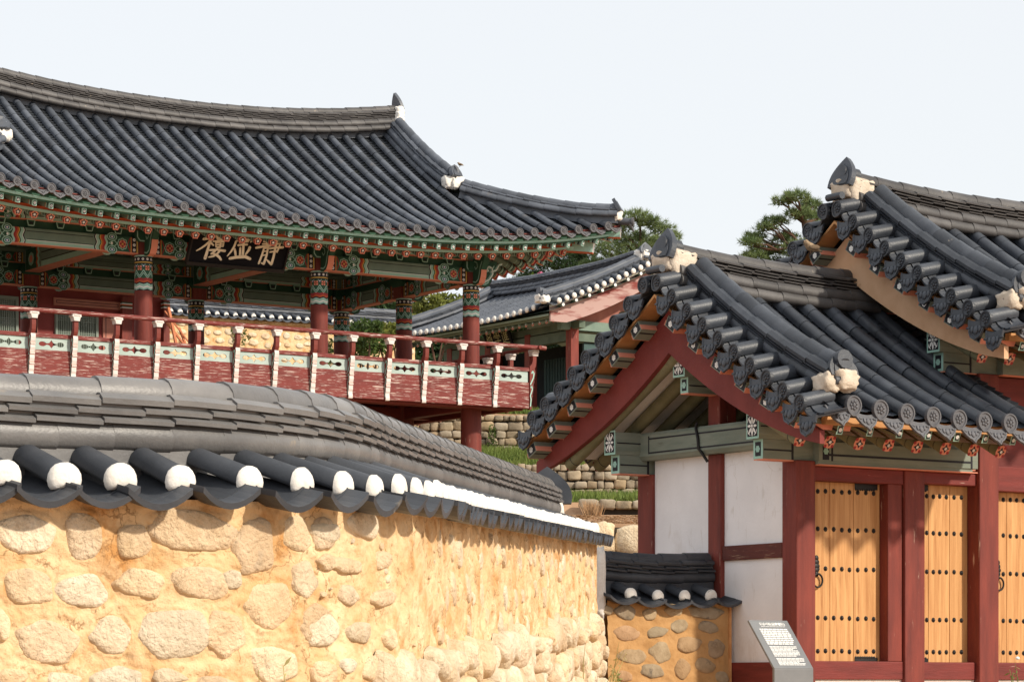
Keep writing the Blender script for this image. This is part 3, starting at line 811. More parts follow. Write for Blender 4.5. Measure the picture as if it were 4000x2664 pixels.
    th.part('convex_tiles', conv, tile, roofo); th.part('concave_tiles', conc, tile, roofo); th.split('lime_patch', limeb, lime or LIME_OLD, roofo)
    if disc_me and not plain_ends:
        for (x, sd, b) in ends:
            th.place('round_end_tile', disc_me, face_matrix(b + Vector((0, sd*.035, .012)), (0, sd)), roofo)
        for (x, sd, b) in drips:
            th.place('drip_tile', drip_me, face_matrix(b + Vector((0, sd*.0, -.012)), (0, sd)), roofo)
        for (a, sg, sd, t) in rake_ends:
            M = rake_frame(a + Vector((sg*.012, 0, 0)), sg, t); th.place('round_end_tile', rake_disc or disc_me, M, roofo)
        for (a, sg, sd, t) in rake_drips:
            th.place('drip_tile', rake_drip or drip_me, face_matrix(a + Vector((sg*.012, 0, -.015)), (sg, 0)), roofo)
    if plain_ends:
        me = MB(); me.ball((0,0,0), r, .045, r, 10, 6); em = me.mesh('plaster_end', [LIME])
        for (x, sd, b) in ends:
            if sd > 0: th.place('plaster_end', em, Matrix.Translation(b + Vector((0, sd*.01, .035))), roofo)
        for (a, sg, sd, t) in rake_ends:
            if sg < 0: th.place('plaster_end', em, Matrix.Translation(a + Vector((sg*.01, 0, .01))) @ Matrix.Rotation(R(90), 4, 'Z'), roofo)
    return roofo, rows

def rake_frame(p, sg, t):
    """-Y of the piece points along (sg,0,0), X along the rake"""
    y = Vector((-sg, 0, 0)); x = Vector(t); x -= y*x.dot(y); x.normalize(); z = x.cross(y)
    if z.z < 0: x = -x; z = x.cross(y)
    M = Matrix((x, y, z)).transposed().to_4x4(); M.translation = p; return M

# ================================================================== the gate
rng = random.Random(21)
gate = Thing('gate_building', 'gate house with plank doors, two stepped black tiled gables and a white plastered end wall', 'gate', (Og.x, Og.y), TH, zb=-.45)
ZB = -.45
DISC = end_disc_mesh('round_end_tile', .095, TILE_END); DRIP = drip_mesh('drip_tile', .165, .14, TILE_END, dep=.055, tilt=24)
RDISC = end_disc_mesh('rake_end_tile', .085, TILE_OLD); RDRIP = drip_mesh('rake_drip_tile', .132, .185, TILE_OLD, dep=.028, tilt=10, point=.35, ex=4.2)
YC = 1.34; HR = 2.50
def gate_roof(xl, xr, dz, sag, bare, ridge_x1=None):
    sgn = 1
    rf, rows = gable_roof(gate, xl-.25, xr, YC, HR, 2.60+dz, 4.03+dz, .335, .079, rng, TILE_OLD, TILE_END, sag=sag, disc_me=DISC, drip_me=DRIP, rake_disc=RDISC, rake_drip=RDRIP, ridge_x1=ridge_x1, horn_h=.34, row_in=.54, ridge_in=.22, ridge_dz=-.10, dr_x=.47, rake_len=.36, ridge_mat=TILE_RIDGE)
    # underside boards
    n = 14; brd = MB(); inn = MB()
    for sd in (-1, 1):
        for (mb, xa, xb, off) in ((brd, xl-.21, xl+.03, .075),):
            va = []
            for i in range(n+1):
                d = (HR-.12)*i/n; z = roof_z(d, HR, 2.60+dz, 4.03+dz) - off
                va += [(xa, YC+sd*d, z), (xb, YC+sd*d, z), (xa, YC+sd*d, z+.03), (xb, YC+sd*d, z+.03)]
            fs = []
            for i in range(n):
                a = 4*i; fs += [(a, a+1, a+5, a+4), (a+2, a+6, a+7, a+3), (a, a+4, a+6, a+2), (a+1, a+3, a+7, a+5)]
            e = 4*n; fs += [(e, e+1, e+3, e+2)]
            mb.add(va, fs, 0)
    for sd in (-1, 1):
        inn.add([(xl+.035, YC+sd*1.95, 2.455+dz), (xr, YC+sd*1.95, 2.455+dz), (xr, YC, 3.475+dz), (xl+.035, YC, 3.475+dz)], [(0,1,2,3)], 0)
    gate.part('gable_soffit', brd, RAWW); gate.part('roof_underside', inn, WALLW if not bare else RAWW)
    # eave boards (raw pine) at the front
    eb = MB()
    for sd in (-1, 1):
        eb = MB(); eb.box(xl+.05, xr, YC+sd*2.38-.03, YC+sd*2.38+.03, 2.50+dz, 2.575+dz)
        if sd < 0: eb.add([(xl+.05, YC+sd*2.35, 2.535+dz), (xr, YC+sd*2.35, 2.535+dz), (xr, YC+sd*1.45, 2.92+dz), (xl+.05, YC+sd*1.45, 2.92+dz)], [(0,1,2,3)])
        gate.part('eave_board', eb, RAWW)
    # bargeboards
    bb = MB()
    for sd in (-1, 1):
        lo = []; up = []
        m = 16
        for i in range(m+1):
            d = 2.42*i/m; t = i/m
            zl = 3.40 + dz - 1.12*(t**.93) - .10*math.sin(math.pi*t) + .03*max(0, t-.86)/.14
            zu = roof_z(d, HR, 2.60+dz, 4.03+dz) - .20
            if t > .9: zu = min(zu, zl + .40)
            lo.append((YC+sd*d, zl)); up.append((YC+sd*d, zu))
        # shaped tip
        tip = [(YC+sd*2.42, lo[-1][1]+.03), (YC+sd*2.47, lo[-1][1]+.05), (YC+sd*2.50, lo[-1][1]+.10)]
        poly = [(y, z) for y, z in lo] + tip + [(y, z) for y, z in reversed(up)]
        vs = [(xl-.03, y, z) for y, z in poly] + [(xl+.03, y, z) for y, z in poly]; k = len(poly)
        # quads between lower and upper edge keep the curve clean
        L = len(lo); V = [(xx, y, z) for xx in (xl-.03, xl+.03) for y, z in lo] + [(xx, y, z) for xx in (xl-.03, xl+.03) for y, z in up]
        fs = []
        for i in range(L-1):
            fs += [(i, i+1, 2*L+i+1, 2*L+i), (L+i, 3*L+i, 3*L+i+1, L+i+1), (i, L+i, L+i+1, i+1), (2*L+i, 2*L+i+1, 3*L+i+1, 3*L+i)]
        fs += [(L-1, 2*L-1, 4*L-1, 3*L-1)]
        bb.add(V, fs, 0)
    gate.part('bargeboard', bb, BARGE if bare else RED_RAKE)
    # short projecting lookouts over the bargeboard
    lk = MB()
    lk.box(-.46, .22, -.085, .085, -.055, .055, 0); [lk.box(-.465, .22, min(q, q*1.06), max(q, q*1.06), -.056, .0, 1) for q in (-.086, .086)]
    D = Decal(lk, lambda a, b, o: (-.4605 - o, a, b)); D.rect(-.07, .07, -.045, .045, 2); D.flower(0, 0, .034, 6, 3, 2)
    for a_ in (-.0855, .0855):
        pass
    lk.box(-.45, .2, -.03, -.012, -.0575, -.0555, 2); lk.box(-.22, -.20, -.08, .08, -.0578, -.0553, 2)
    me = lk.mesh('lookout', [GREEN_P, PINKP, BLACKP, WHITEP])
    for sd in (-1, 1):
        for k in range(6):
            d = .30 + .385*k; z = roof_z(d, HR, 2.60+dz, 4.03+dz) - .18
            t = Vector((0, sd*.05, roof_z(d+.05, HR, 2.60+dz, 4.03+dz) - roof_z(d, HR, 2.60+dz, 4.03+dz))).normalized()
            gate.place('lookout', me, rake_frame2((xl+.235, YC+sd*d, z), t))
    # round rafters and square flying rafters along both eaves
    ra = MB()
    ra.tube([(0, -.62, -.02), (0, 1.32, .99)], [.068, .075], 12, 0)
    dirv = Vector((0, 1.94, 1.01)).normalized()
    E = Vector((0, -.62, -.02)); U_ = Vector((1,0,0)); V_ = U_.cross(-dirv)
    V_ = Vector((0, -dirv.z, dirv.y))
    D = Decal(ra, lambda a, b, o: E + U_*a + V_*b - dirv*(o+.001))
    D.disc(0, 0, .068, 1, 0, 16)
    for q in range(4):
        a0 = math.pi/4 + q*math.pi/2
        D.disc(.062*math.cos(a0), .062*math.sin(a0), .018, 2, .6, 8)
    D.star(0, 0, .05, 4, .024, 3, 1); D.flower(0, 0, .018, 6, 4, 2)
    ra.tube([E - dirv*.001 + dirv*.11, E + dirv*.118], [.0705, .0705], 12, 3, caps=False)
    rme = ra.mesh('rafter', [OLIVE, PINKP, REDP, BLACKP, WHITEP])
    fl = MB(); a_ = Vector((0, -1.02, .06)); b_ = Vector((0, .1, .50)); fl.bar(a_, b_, .075, .095, 0)
    dv = (b_-a_).normalized(); V2 = Vector((0, -dv.z, dv.y))
    D = Decal(fl, lambda a, b, o: a_ + U_*a + V2*b - dv*(o+.001)); D.rect(-.0375, .0375, -.0475, .0475, 1, 0); D.rect(-.025, .025, -.036, .036, 2, 1); D.flower(0, 0, .022, 6, 3, 2)
    for sx in (-1, 1): fl.bar(a_ + Vector((sx*.0385, 0, -.01)), b_ + Vector((sx*.0385, 0, -.01)), .002, .018, 2)
    fme = fl.mesh('flying_rafter', [OLIVE, MINTL, BLACKP, WHITEP])
    x = xl + .10; k = 0
    while x < xr:
        for sd in (-1, 1):
            M = Matrix.Translation((x, 0, 2.40+dz)) if sd < 0 else Matrix.Translation((x, 2*YC, 2.40+dz)) @ Matrix.Scale(-1, 4, Vector((0,1,0)))
            gate.place('rafter', rme, M); gate.place('flying_rafter', fme, Matrix.Translation((.17,0,0)) @ M)
        x += .373
def rake_frame2(p, t):
    x = Vector((1,0,0)); y = Vector(t); z = x.cross(y)
    if z.z < 0: y = -y; z = x.cross(y)
    M = Matrix((x, y, z)).transposed().to_4x4(); M.translation = p; return M
RED_RAKE = pmat('red_paint_bargeboard', (.155,.026,.022), (.20,.036,.03), rough=.62, scale=3, bump=.2, bs=25, wear=((.42,.2,.13), .70, .76, 7, (1,1,1)))
sagL = lambda x: (.30*max(0, (1.3 - x)/2.2)**2 - .04) * (1 if x < 1.3 else 0) + (-.04 if x >= 1.3 else 0)
sagT = lambda x: .20*max(0, (4.2 - x)/2.4)**2 - .03
gate_roof(-.56, 2.30, 0., lambda x: .10*max(0, (1.6-x)/2.2)**2, False, ridge_x1=2.05)
gate_roof(1.80, 5.30, .95, lambda x: .10*max(0, (4.0-x)/2.2)**2, True)

# ---- purlins with painted flower ends, and the beams under them
def purlin_end(D, w, h, mb):
    D.rect(-w/2*.99, w/2*.99, -h/2, h/2*.99, 1, 0)
    D.rect(-w/2*.80, w/2*.80, -h/2*.82, h/2*.84, 2, 1)
    for k in range(8):
        a = 2*math.pi*k/8
        D.brush([(w*.10*math.cos(a), h*.10*math.sin(a)), (w*.22*math.cos(a), h*.24*math.sin(a)), (w*.34*math.cos(a), h*.38*math.sin(a))], [.010, .030, .012], 3, 2)
    for sx in (-1, 1):
        for sy in (-1, 1):
            D.brush([(sx*w*.15, sy*h*.36), (sx*w*.3, sy*h*.28), (sx*w*.36, sy*h*.15)], [.006, .012, .006], 3, 2)
    D.disc(0, 0, .022, 2, 2.5, 10); D.disc(0, 0, .016, 3, 3, 10)
def purlin(y, z0, z1, w, xa, xb, zb0, bw, name='purlin'):
    mb = MB(); h = z1-z0
    sec = [(-w/2*.82, z0), (w/2*.82, z0), (w/2, z0+.05), (w/2, z1-.02), (-w/2, z1-.02), (-w/2, z0+.05)]
    mb.add([(xa, y+a, b) for a, b in sec] + [(xb, y+a, b) for a, b in sec], [tuple(range(6)), tuple(range(11,5,-1))] + [(i, 6+i, 6+(i+1)%6, (i+1)%6) for i in range(6)], 0)
    D = Decal(mb, lambda a, b, o: (xa - .001 - o, y + a, (z0+z1)/2 + b)); purlin_end(D, w, h, mb)
    for sy in (-1, 1):
        mb.box(xa+.02, xa+.40, y+sy*(w/2+.001), y+sy*(w/2+.0035), z0+h*.45, z0+h*.5, 2)
        mb.box(xa+.40, xa+.43, y+sy*(w/2+.001), y+sy*(w/2+.0035), z0+.05, z1-.02, 2)
    gate.part(name, mb, [GREEN_P, MINTL, BLACKP, WHITEP])
    m2 = MB(); xa2 = xa + .07
    m2.box(xa2, xb, y-bw/2, y+bw/2, zb0, z0-.002, 0); m2.box(xa2, xb, y-bw/2*.96, y+bw/2*.96, zb0-.012, zb0, 4)
    hh = z0 - zb0; D = Decal(m2, lambda a, b, o: (xa2 - .001 - o, y + a, (z0+zb0)/2 + b))
    D.rect(-bw/2, bw/2, -hh/2, hh/2, 1, 0); D.rect(-bw*.3, bw*.3, -hh*.36, hh*.36, 2, 1); D.flower(0, 0, .035, 6, 1, 2)
    for sy in (-1, 1):
        m2.box(xa2+.01, xa2+.36, y+sy*(bw/2+.001), y+sy*(bw/2+.0035), zb0+hh*.42, zb0+hh*.5, 2)
        m2.box(xa2+.36, xa2+.385, y+sy*(bw/2+.001), y+sy*(bw/2+.0035), zb0, z0, 2)
    gate.part('purlin_support', m2, [GREEN_P, MINTL, BLACKP, WHITEP, PINKP])
for (dz, xa, xb) in ((0., -.46, 2.42), (1.0, 1.90, 5.2)):
    purlin(.12, 2.445+dz, 2.70+dz, .20, xa, xb, 2.25+dz, .15)
    purlin(2.56, 2.445+dz, 2.70+dz, .20, xa, xb, 2.25+dz, .15)
    purlin(YC, 3.16+dz, 3.40+dz, .20, xa, xb, 3.0+dz, .13, 'ridge_purlin')
# front lintel with painted lines
lb = MB(); lb.box(.245, 2.30, -.035, .15, 2.215, 2.25, 0); lb.box(.245, 2.36, -.05, .17, 2.25, 2.44, 0)
lb.box(.245, 2.36, -.048, .165, 2.205, 2.215, 2)
lb.box(.30, 2.28, -.0525, -.0505, 2.30, 2.322, 1); lb.box(2.26, 2.285, -.0527, -.0507, 2.25, 2.44, 1); lb.box(.40, .425, -.0527, -.0507, 2.25, 2.44, 1)
D = Decal(lb, lambda a, b, o: (a, -.0507-o, b)); D.rect(.29, .375, 2.26, 2.43, 1, 0); D.flower(.333, 2.345, .034, 6, 3, 1)
gate.part('lintel', lb, [GREEN_P, BLACKP, PINKP, MINTL], bevel=.006)
lb = MB(); lb.box(2.71, 5.0, -.05, .17, 3.25, 3.44, 0); lb.box(2.71, 5.0, -.048, .165, 3.238, 3.25, 2); gate.part('lintel', lb, [GREEN_P, BLACKP, PINKP, MINTL], bevel=.006)
# the big tie beam across the gable wall
tb = MB(); sec = [(-.135, 2.43), (-.10, 2.39), (.06, 2.39), (.10, 2.43), (.10, 2.64), (.07, 2.68), (-.11, 2.68), (-.135, 2.65)]
vs = [(a-.0, .24, b) for a, b in sec] + [(a, 2.50, b) for a, b in sec]
tb.add(vs, [tuple(range(8)), tuple(range(15,7,-1))] + [(i, 8+i, 8+(i+1)%8, (i+1)%8) for i in range(8)], 0)
for (z0, z1) in ((2.600, 2.617), (2.452, 2.469)): tb.box(-.1385, -.1355, .26, 2.30, z0, z1, 1)
tb.box(-.1385, -.1355, 2.30, 2.317, 2.45, 2.64, 1)
gate.part('tie_beam', tb, [GREEN_P, BLACKP], bevel=.012)
# cable pinned on the beam
cb = MB(); cb.tube([(-.11, 1.50, 2.72), (-.145, 1.47, 2.66), (-.15, 1.43, 2.55), (-.15, 1.42, 2.45), (-.13, 1.37, 2.385), (-.10, 1.33, 2.31)], .016, 8); gate.part('cable', cb, IRON)
# posts
def post(x0, x1, y0, y1, z0, z1, name='post'):
    mb = MB(); mb.box(x0, x1, y0, y1, z0, z1); return gate.part(name, mb, RED_V, bevel=.012)
post(0, .242, 0, .235, ZB, 2.25); post(0, .242, 2.43, 2.70, ZB, 2.25); post(-.015, .19, 1.22, 1.44, ZB, 2.39, 'stud'); post(-.02, .20, 1.23, 1.43, 2.68, 3.0, 'king_post')
post(1.44, 1.705, .03, .24, ZB, 2.205); post(2.43, 2.70, 0, .24, ZB, 3.25); post(4.75, 5.0, 0, .24, ZB, 3.25); post(2.43, 2.70, 2.43, 2.70, ZB, 3.25)
# white plaster infill of the end wall and the rails in it
wp = MB(); wp.box(.035, .16, .236, 1.218, -.0, 2.395); wp.box(.035, .16, 1.442, 2.43, ZB, 2.395); wp.box(.04, .15, .235, 2.43, ZB, -.06)
gate.part('plaster_panel', wp, WALLW)
ig = MB(); n = 10
up = [(YC - 1.25 + 2.5*i/n, roof_z(abs(-1.25+2.5*i/n), HR, 2.60, 4.03) - .2) for i in range(n+1)]
ig.add([(1.35, y, 2.3) for y, z in up] + [(1.35, y, z) for y, z in up], [(i, i+1, n+2+i, n+1+i) for i in range(n)], 0); ig.add([(.1, .2, 2.5), (1.35, .2, 2.5), (1.35, 2.5, 2.5), (.1, 2.5, 2.5)], [(0,1,2,3)], 0)
gate.part('inner_gable_shade', ig, DKSHADE)  # dark sheets put in for the shade inside the open gable
rl = MB(); rl.box(.0, .17, .237, 1.217, 1.29, 1.44); gate.part('wall_rail', rl, [pmat('worn_brown_rail', (.13,.035,.025), (.09,.025,.02), rough=.7, scale=4, st=(.5,.5,3), bump=.25, wear=((.33,.2,.13), .58, .68, 6, (.6,.6,6)))], bevel=.008)
rl = MB(); rl.box(-.005, .17, .237, 2.43, -.06, .245); gate.part('wall_sill', rl, RED_H, bevel=.01)
# upper gable of the taller bay: dark sheet for its shaded opening, tie beam
tw = MB(); tw.box(2.46, 2.52, .24, 2.44, 2.6, 4.0); gate.part('upper_gable_shade', tw, DKSHADE)
tb = MB(); tb.box(2.38, 2.62, .24, 2.46, 3.39, 3.68, 0); tb.box(2.376, 2.379, .26, 2.3, 3.60, 3.62, 1); gate.part('tie_beam', tb, [GREEN_P, BLACKP], bevel=.012)
# sills, door heads and jambs
sl_ = MB(); sl_.box(.243, 1.439, .06, .22, .07, .255); gate.part('door_sill', sl_, RED_H, bevel=.01)
sl_ = MB(); sl_.box(1.706, 2.429, .06, .22, .07, .25); gate.part('door_sill', sl_, RED_H, bevel=.01)
sl_ = MB(); sl_.box(2.701, 4.74, .06, .22, .07, .25); gate.part('door_sill', sl_, RED_H, bevel=.01)
hd = MB(); hd.box(.243, 1.439, .05, .20, 2.06, 2.203); gate.part('door_head', hd, RED_H, bevel=.01)
hd = MB(); hd.box(1.706, 2.429, .05, .20, 2.08, 2.203); gate.part('door_head', hd, RED_H, bevel=.01)
hd = MB(); hd.box(2.701, 4.74, .05, .20, 2.04, 2.30); gate.part('door_head', hd, RED_H, bevel=.01)
jb = MB(); jb.box(1.237, 1.425, .06, .235, .255, 2.06); gate.part('door_jamb', jb, RED_V, bevel=.008)
jb = MB(); jb.box(1.706, 1.741, .07, .235, .25, 2.08); gate.part('door_jamb', jb, RED_V, bevel=.008)
bs = MB(); bs.box(.243, 1.44, .09, .22, ZB, .07); bs.box(1.706, 2.43, .09, .22, ZB, .07); bs.box(2.70, 4.75, .09, .22, ZB, .07); gate.part('base_plaster', bs, LIME)
# plank doors with rows of flower nails
NAIL = MB()
NAIL.ball((0, -.004, 0), .016, .014, .016, 8, 5)
for k in range(8):
    a = 2*math.pi*k/8; NAIL.ball((.017*math.cos(a), -.001, .017*math.sin(a)), .0095, .006, .0095, 6, 4)
nme = NAIL.mesh('door_nail', [IRON])
def plank_door(xs, y, z0, z1, nail_x, nail_z, plates=(), ring=None):
    mb = MB()
    for a, b in zip(xs[:-1], xs[1:]): mb.box(a+.0025, b-.0025, y, y+.05, z0, z1, 0)
    dr = gate.part('plank_door', mb, DOORW, bevel=.004)
    for z in nail_z:
        for x in nail_x: gate.place('door_nail', nme, Matrix.Translation((x, y, z + rng.uniform(-.004,.004))), dr)
    for (a, b, c, d) in plates:
        pm = MB(); pm.box(a, b, y-.006, y+.001, c, d)
        for k in range(int((b-a)/.03)): pm.ball((a+.015+.03*k, y-.004, c if c > 1 else d), .016, .005, .014, 7, 4)
        gate.part('iron_plate', pm, IRON, dr)
    if ring:
        x, z = ring; pm = MB()
        for k in range(5): pm.ball((x, y-.01, z+.04*k), .045-.008*abs(k-2), .012, .03, 9, 6)
        pm.tube([(x + .062*math.cos(a_), y-.03, z-.065 + .068*math.sin(a_)) for a_ in [2*math.pi*k/20 for k in range(21)]], .010, 6)
        gate.part('ring_handle', pm, IRON, dr)
NZ = [.355, .69, 1.185, 1.585, 1.965]
plank_door([.244, .578, .889, 1.236], .185, .255, 2.06, [.315, .42, .52, .627, .733, .833, .942, 1.05, 1.152], NZ, [(.90, 1.20, 2.0, 2.06), (.90, 1.20, .257, .295)], (.395, 1.13))
plank_door([1.742, 1.89, 2.18, 2.43], .185, .25, 2.08, [1.775, 1.867, 1.957, 2.044, 2.135, 2.242, 2.343], NZ, [(1.744, 1.88, 2.02, 2.08), (1.744, 1.88, .252, .29)])
plank_door([2.701, 2.98, 3.28, 3.6, 3.9, 4.2, 4.74], .185, .25, 2.04, [2.83, 2.93, 3.03, 3.12, 3.22, 3.35, 3.45, 3.7], NZ, [(2.703, 2.80, 1.98, 2.04)], (2.845, 1.14))
# transom zone above the door of the taller bay
tp = MB(); tp.box(2.701, 4.74, .13, .18, 2.30, 3.24); gate.part('transom_panel', tp, RED_H)
# stone plinth under the posts
pb = MB(); pb.box(-.25, 5.2, -.9, 3.4, ZB-.35, ZB-.005); gate.part('plinth', pb, STONE2, bevel=.03)

# ================================================================== information panel
Pn = Vector((2.386, 27.0)); info = Thing('info_panel', 'slanted grey metal information panel with white printed text in front of the gate', 'sign', (Pn.x, Pn.y), TH, zb=-.62)
METAL = pmat('grey_metal', (.15,.155,.16), (.18,.185,.19), rough=.42, spec=.5, bump=.04, bs=120)
mb = MB(); Wd = .455; zf = .165; dy, dz_ = .385, .447; L_ = math.hypot(dy, dz_)
nrm = Vector((0, -dz_, dy)).normalized()*-1
def slab_pts(e0, e1): return e0, e1
tv = Vector((0, dy, dz_)).normalized(); nv = Vector((0, -tv.z, tv.y))
vs = []
for x in (0, Wd):
    for p_ in ((0,0,zf), (0,dy,zf+dz_)):
        vs += [Vector((x, p_[1], p_[2])), Vector((x, p_[1], p_[2])) - nv*.022]
mb.add(vs, [(0,4,6,2),(1,3,7,5),(0,2,3,1),(4,5,7,6),(2,6,7,3),(0,1,5,4)], 0)
info.part('panel', mb, METAL, bevel=.003)
mb = MB(); mb.box(0, Wd, .0, .03, -.62, zf-.004); info.part('stand', mb, METAL, bevel=.004)
tx = MB(); D = Decal(tx, lambda a, b, o: Vector((a, 0, zf)) + tv*b + nv*(.0008 + o)); Lp = L_
def lines(b1, b0, n, a0, a1, fill, gap, seed):
    r2 = random.Random(seed); h = (b1-b0)/n
    for i in range(n):
        a = a0; end = a1 - (r2.random()*.25*(a1-a0) if (i == n-1 or r2.random() < .15) else r2.random()*.012)
        while a < end - .01:
            wl = min(end-a, r2.uniform(.016, .055)); D.rect(a, a+wl, b1-h*i-h*fill, b1-h*i, 0, 1); a += wl + gap
lines(Lp*.865, Lp*.855+.001, 1, .105, .395, .9, .004, 1)
lines(Lp*.815, Lp*.475, 9, .07, .405, .62, .006, 2); lines(Lp*.45, Lp*.23, 8, .075, .395, .55, .004, 3); lines(Lp*.205, Lp*.05, 6, .08, .40, .55, .004, 4)
info.part('printed_text', tx, WHITEP)
tc = bpy.data.curves.new('title_text', 'FONT'); tc.body = '도남서원(道南書院)'; tc.size = .036; tc.align_x = 'CENTER'; tc.extrude = .0006; tc.offset = .0006
to = bpy.data.objects.new('tmp_text', tc); COL.objects.link(to); bpy.context.view_layer.update()
tme = bpy.data.meshes.new_from_object(to.evaluated_get(bpy.context.evaluated_depsgraph_get())); bpy.data.objects.remove(to); bpy.data.curves.remove(tc)
tme.materials.clear(); tme.materials.append(WHITEP)
Mx = Matrix((Vector((1,0,0)), tv, nv)).transposed().to_4x4(); Mx.translation = Vector((.25, 0, zf)) + tv*(Lp*.895) + nv*.0014
info.place('title_text', tme, Mx)
# ================================================================== the raised pavilion
rng = random.Random(33)
Op = Vector((-.772, 56.0))
pav = Thing('pavilion', 'raised open pavilion with painted eaves, red columns and balustrade under a wide tiled roof', 'pavilion', (Op.x, Op.y), TH, zb=3.6)
PB = 3.6
BX = [0., -3.29, -6.84, -10.13]; WY = 4.86; XC = -5.065; YM = 2.43
HALF = 5.065 + 1.8
def xn(x): return abs(x - XC) / (HALF + .3)
def lift(x): return .46*min(1.05, abs(x-XC)/7.16)**3.4
def yeave(x): return -1.80 - .30*min(1.1, xn(x))**4
ZE, ZR = 8.16, 10.40
def zs(x, y):
    ye = yeave(x); t = max(-.1, (y - ye)/(YM - ye)); z0 = ZE + lift(x)
    return z0 + (ZR + .38*min(1.3, abs(x-XC)/4.77)**2.2 - z0)*(.70*t + .30*t*abs(t)) if t >= 0 else z0 + (ZR-z0)*.7*t
GX0, GX1 = -9.47, -.28
def ytop(x):
    if x > GX1: return -.06 - x
    if x < GX0: return .22 - (GX0 - x)
    return YM
p_ = .31
conv = MB(); conc = MB(); rid = MB(); limeb = MB(); far = MB()
PD = end_disc_mesh('round_end_tile', .082, TILE_END, pointed=.05); PDR = drip_mesh('drip_tile', .150, .088, TILE_END, dep=.038, tilt=22)
discs = []; drips = []
def rowfn(x):
    ye = yeave(x); yt = ytop(x)
    n = 40; pts = [Vector((x, ye + (yt-ye)*i/n, zs(x, ye + (yt-ye)*i/n))) for i in range(n+1)]
    P = Path(pts) if yt - ye > .05 else None
    return P
x = -.155
rows = []
k = 0
while x + p_*k < 2.05: rows.append(x + p_*k); k += 1
k = 1
while x - p_*k > -12.0: rows.append(x - p_*k); k += 1
for x in rows:
    P = rowfn(x)
    if P is None: continue
    convex_row(conv, P.pos, P.L - .02, (1,0,0), .070, .31, rng, 0, ns=2, n=7)
    discs.append((x, P.pos(0)))
for x in [q + p_/2 for q in rows] + [min(rows) - p_/2]:
    P = rowfn(x)
    if P is None: continue
    concave_row(conc, P.pos, P.L, (1,0,0), p_*.5, .105, 0, n=4, h=.022, dep=.05)
    drips.append((x, P.pos(0)))
# rear slope and side slopes, plainer (turned away)
for i in range(34):
    x = -11.5 + 13.*i/33*.995
    ye = yeave(x); yt = ytop(x); pts = []
    if yt - ye < .05: continue
    for j in range(9):
        y = ye + (yt-ye)*j/8; q = Vector((x, 2*YM - y, zs(x, y))); pts.append(q)
    sweep(far, pts, (1,0,0), lambda i: [(-.2, -.02), (-.08, 0)] + arc(.075, 180, 0, 5, .01) + [(.2, -.02)], 0)
for sx in (1, -1):
    for i in range(28):
        y = -1.7 + (WY + 3.4)*i/27; a = abs(y - YM)      # distance from the middle of the side
        xe = 2.05; xi = (GX1 + (0 if a < 2.21 else a - 2.21))
        if a >= 4.25: continue
        pts = []
        for j in range(8):
            xx = xe + (xi - xe)*j/7; d = xe - xx; yy = -1.85 + d
            z = zs(0., yy) + .5*(a/4.3)**2.3*(1-j/7)
            pts.append(Vector((xx if sx > 0 else 2*XC - xx, y, z)))
        sweep(far, pts, (0,1,0), lambda i: [(-.19, -.02), (-.08, 0)] + arc(.075, 180, 0, 5, .01) + [(.19, -.02)], 0)
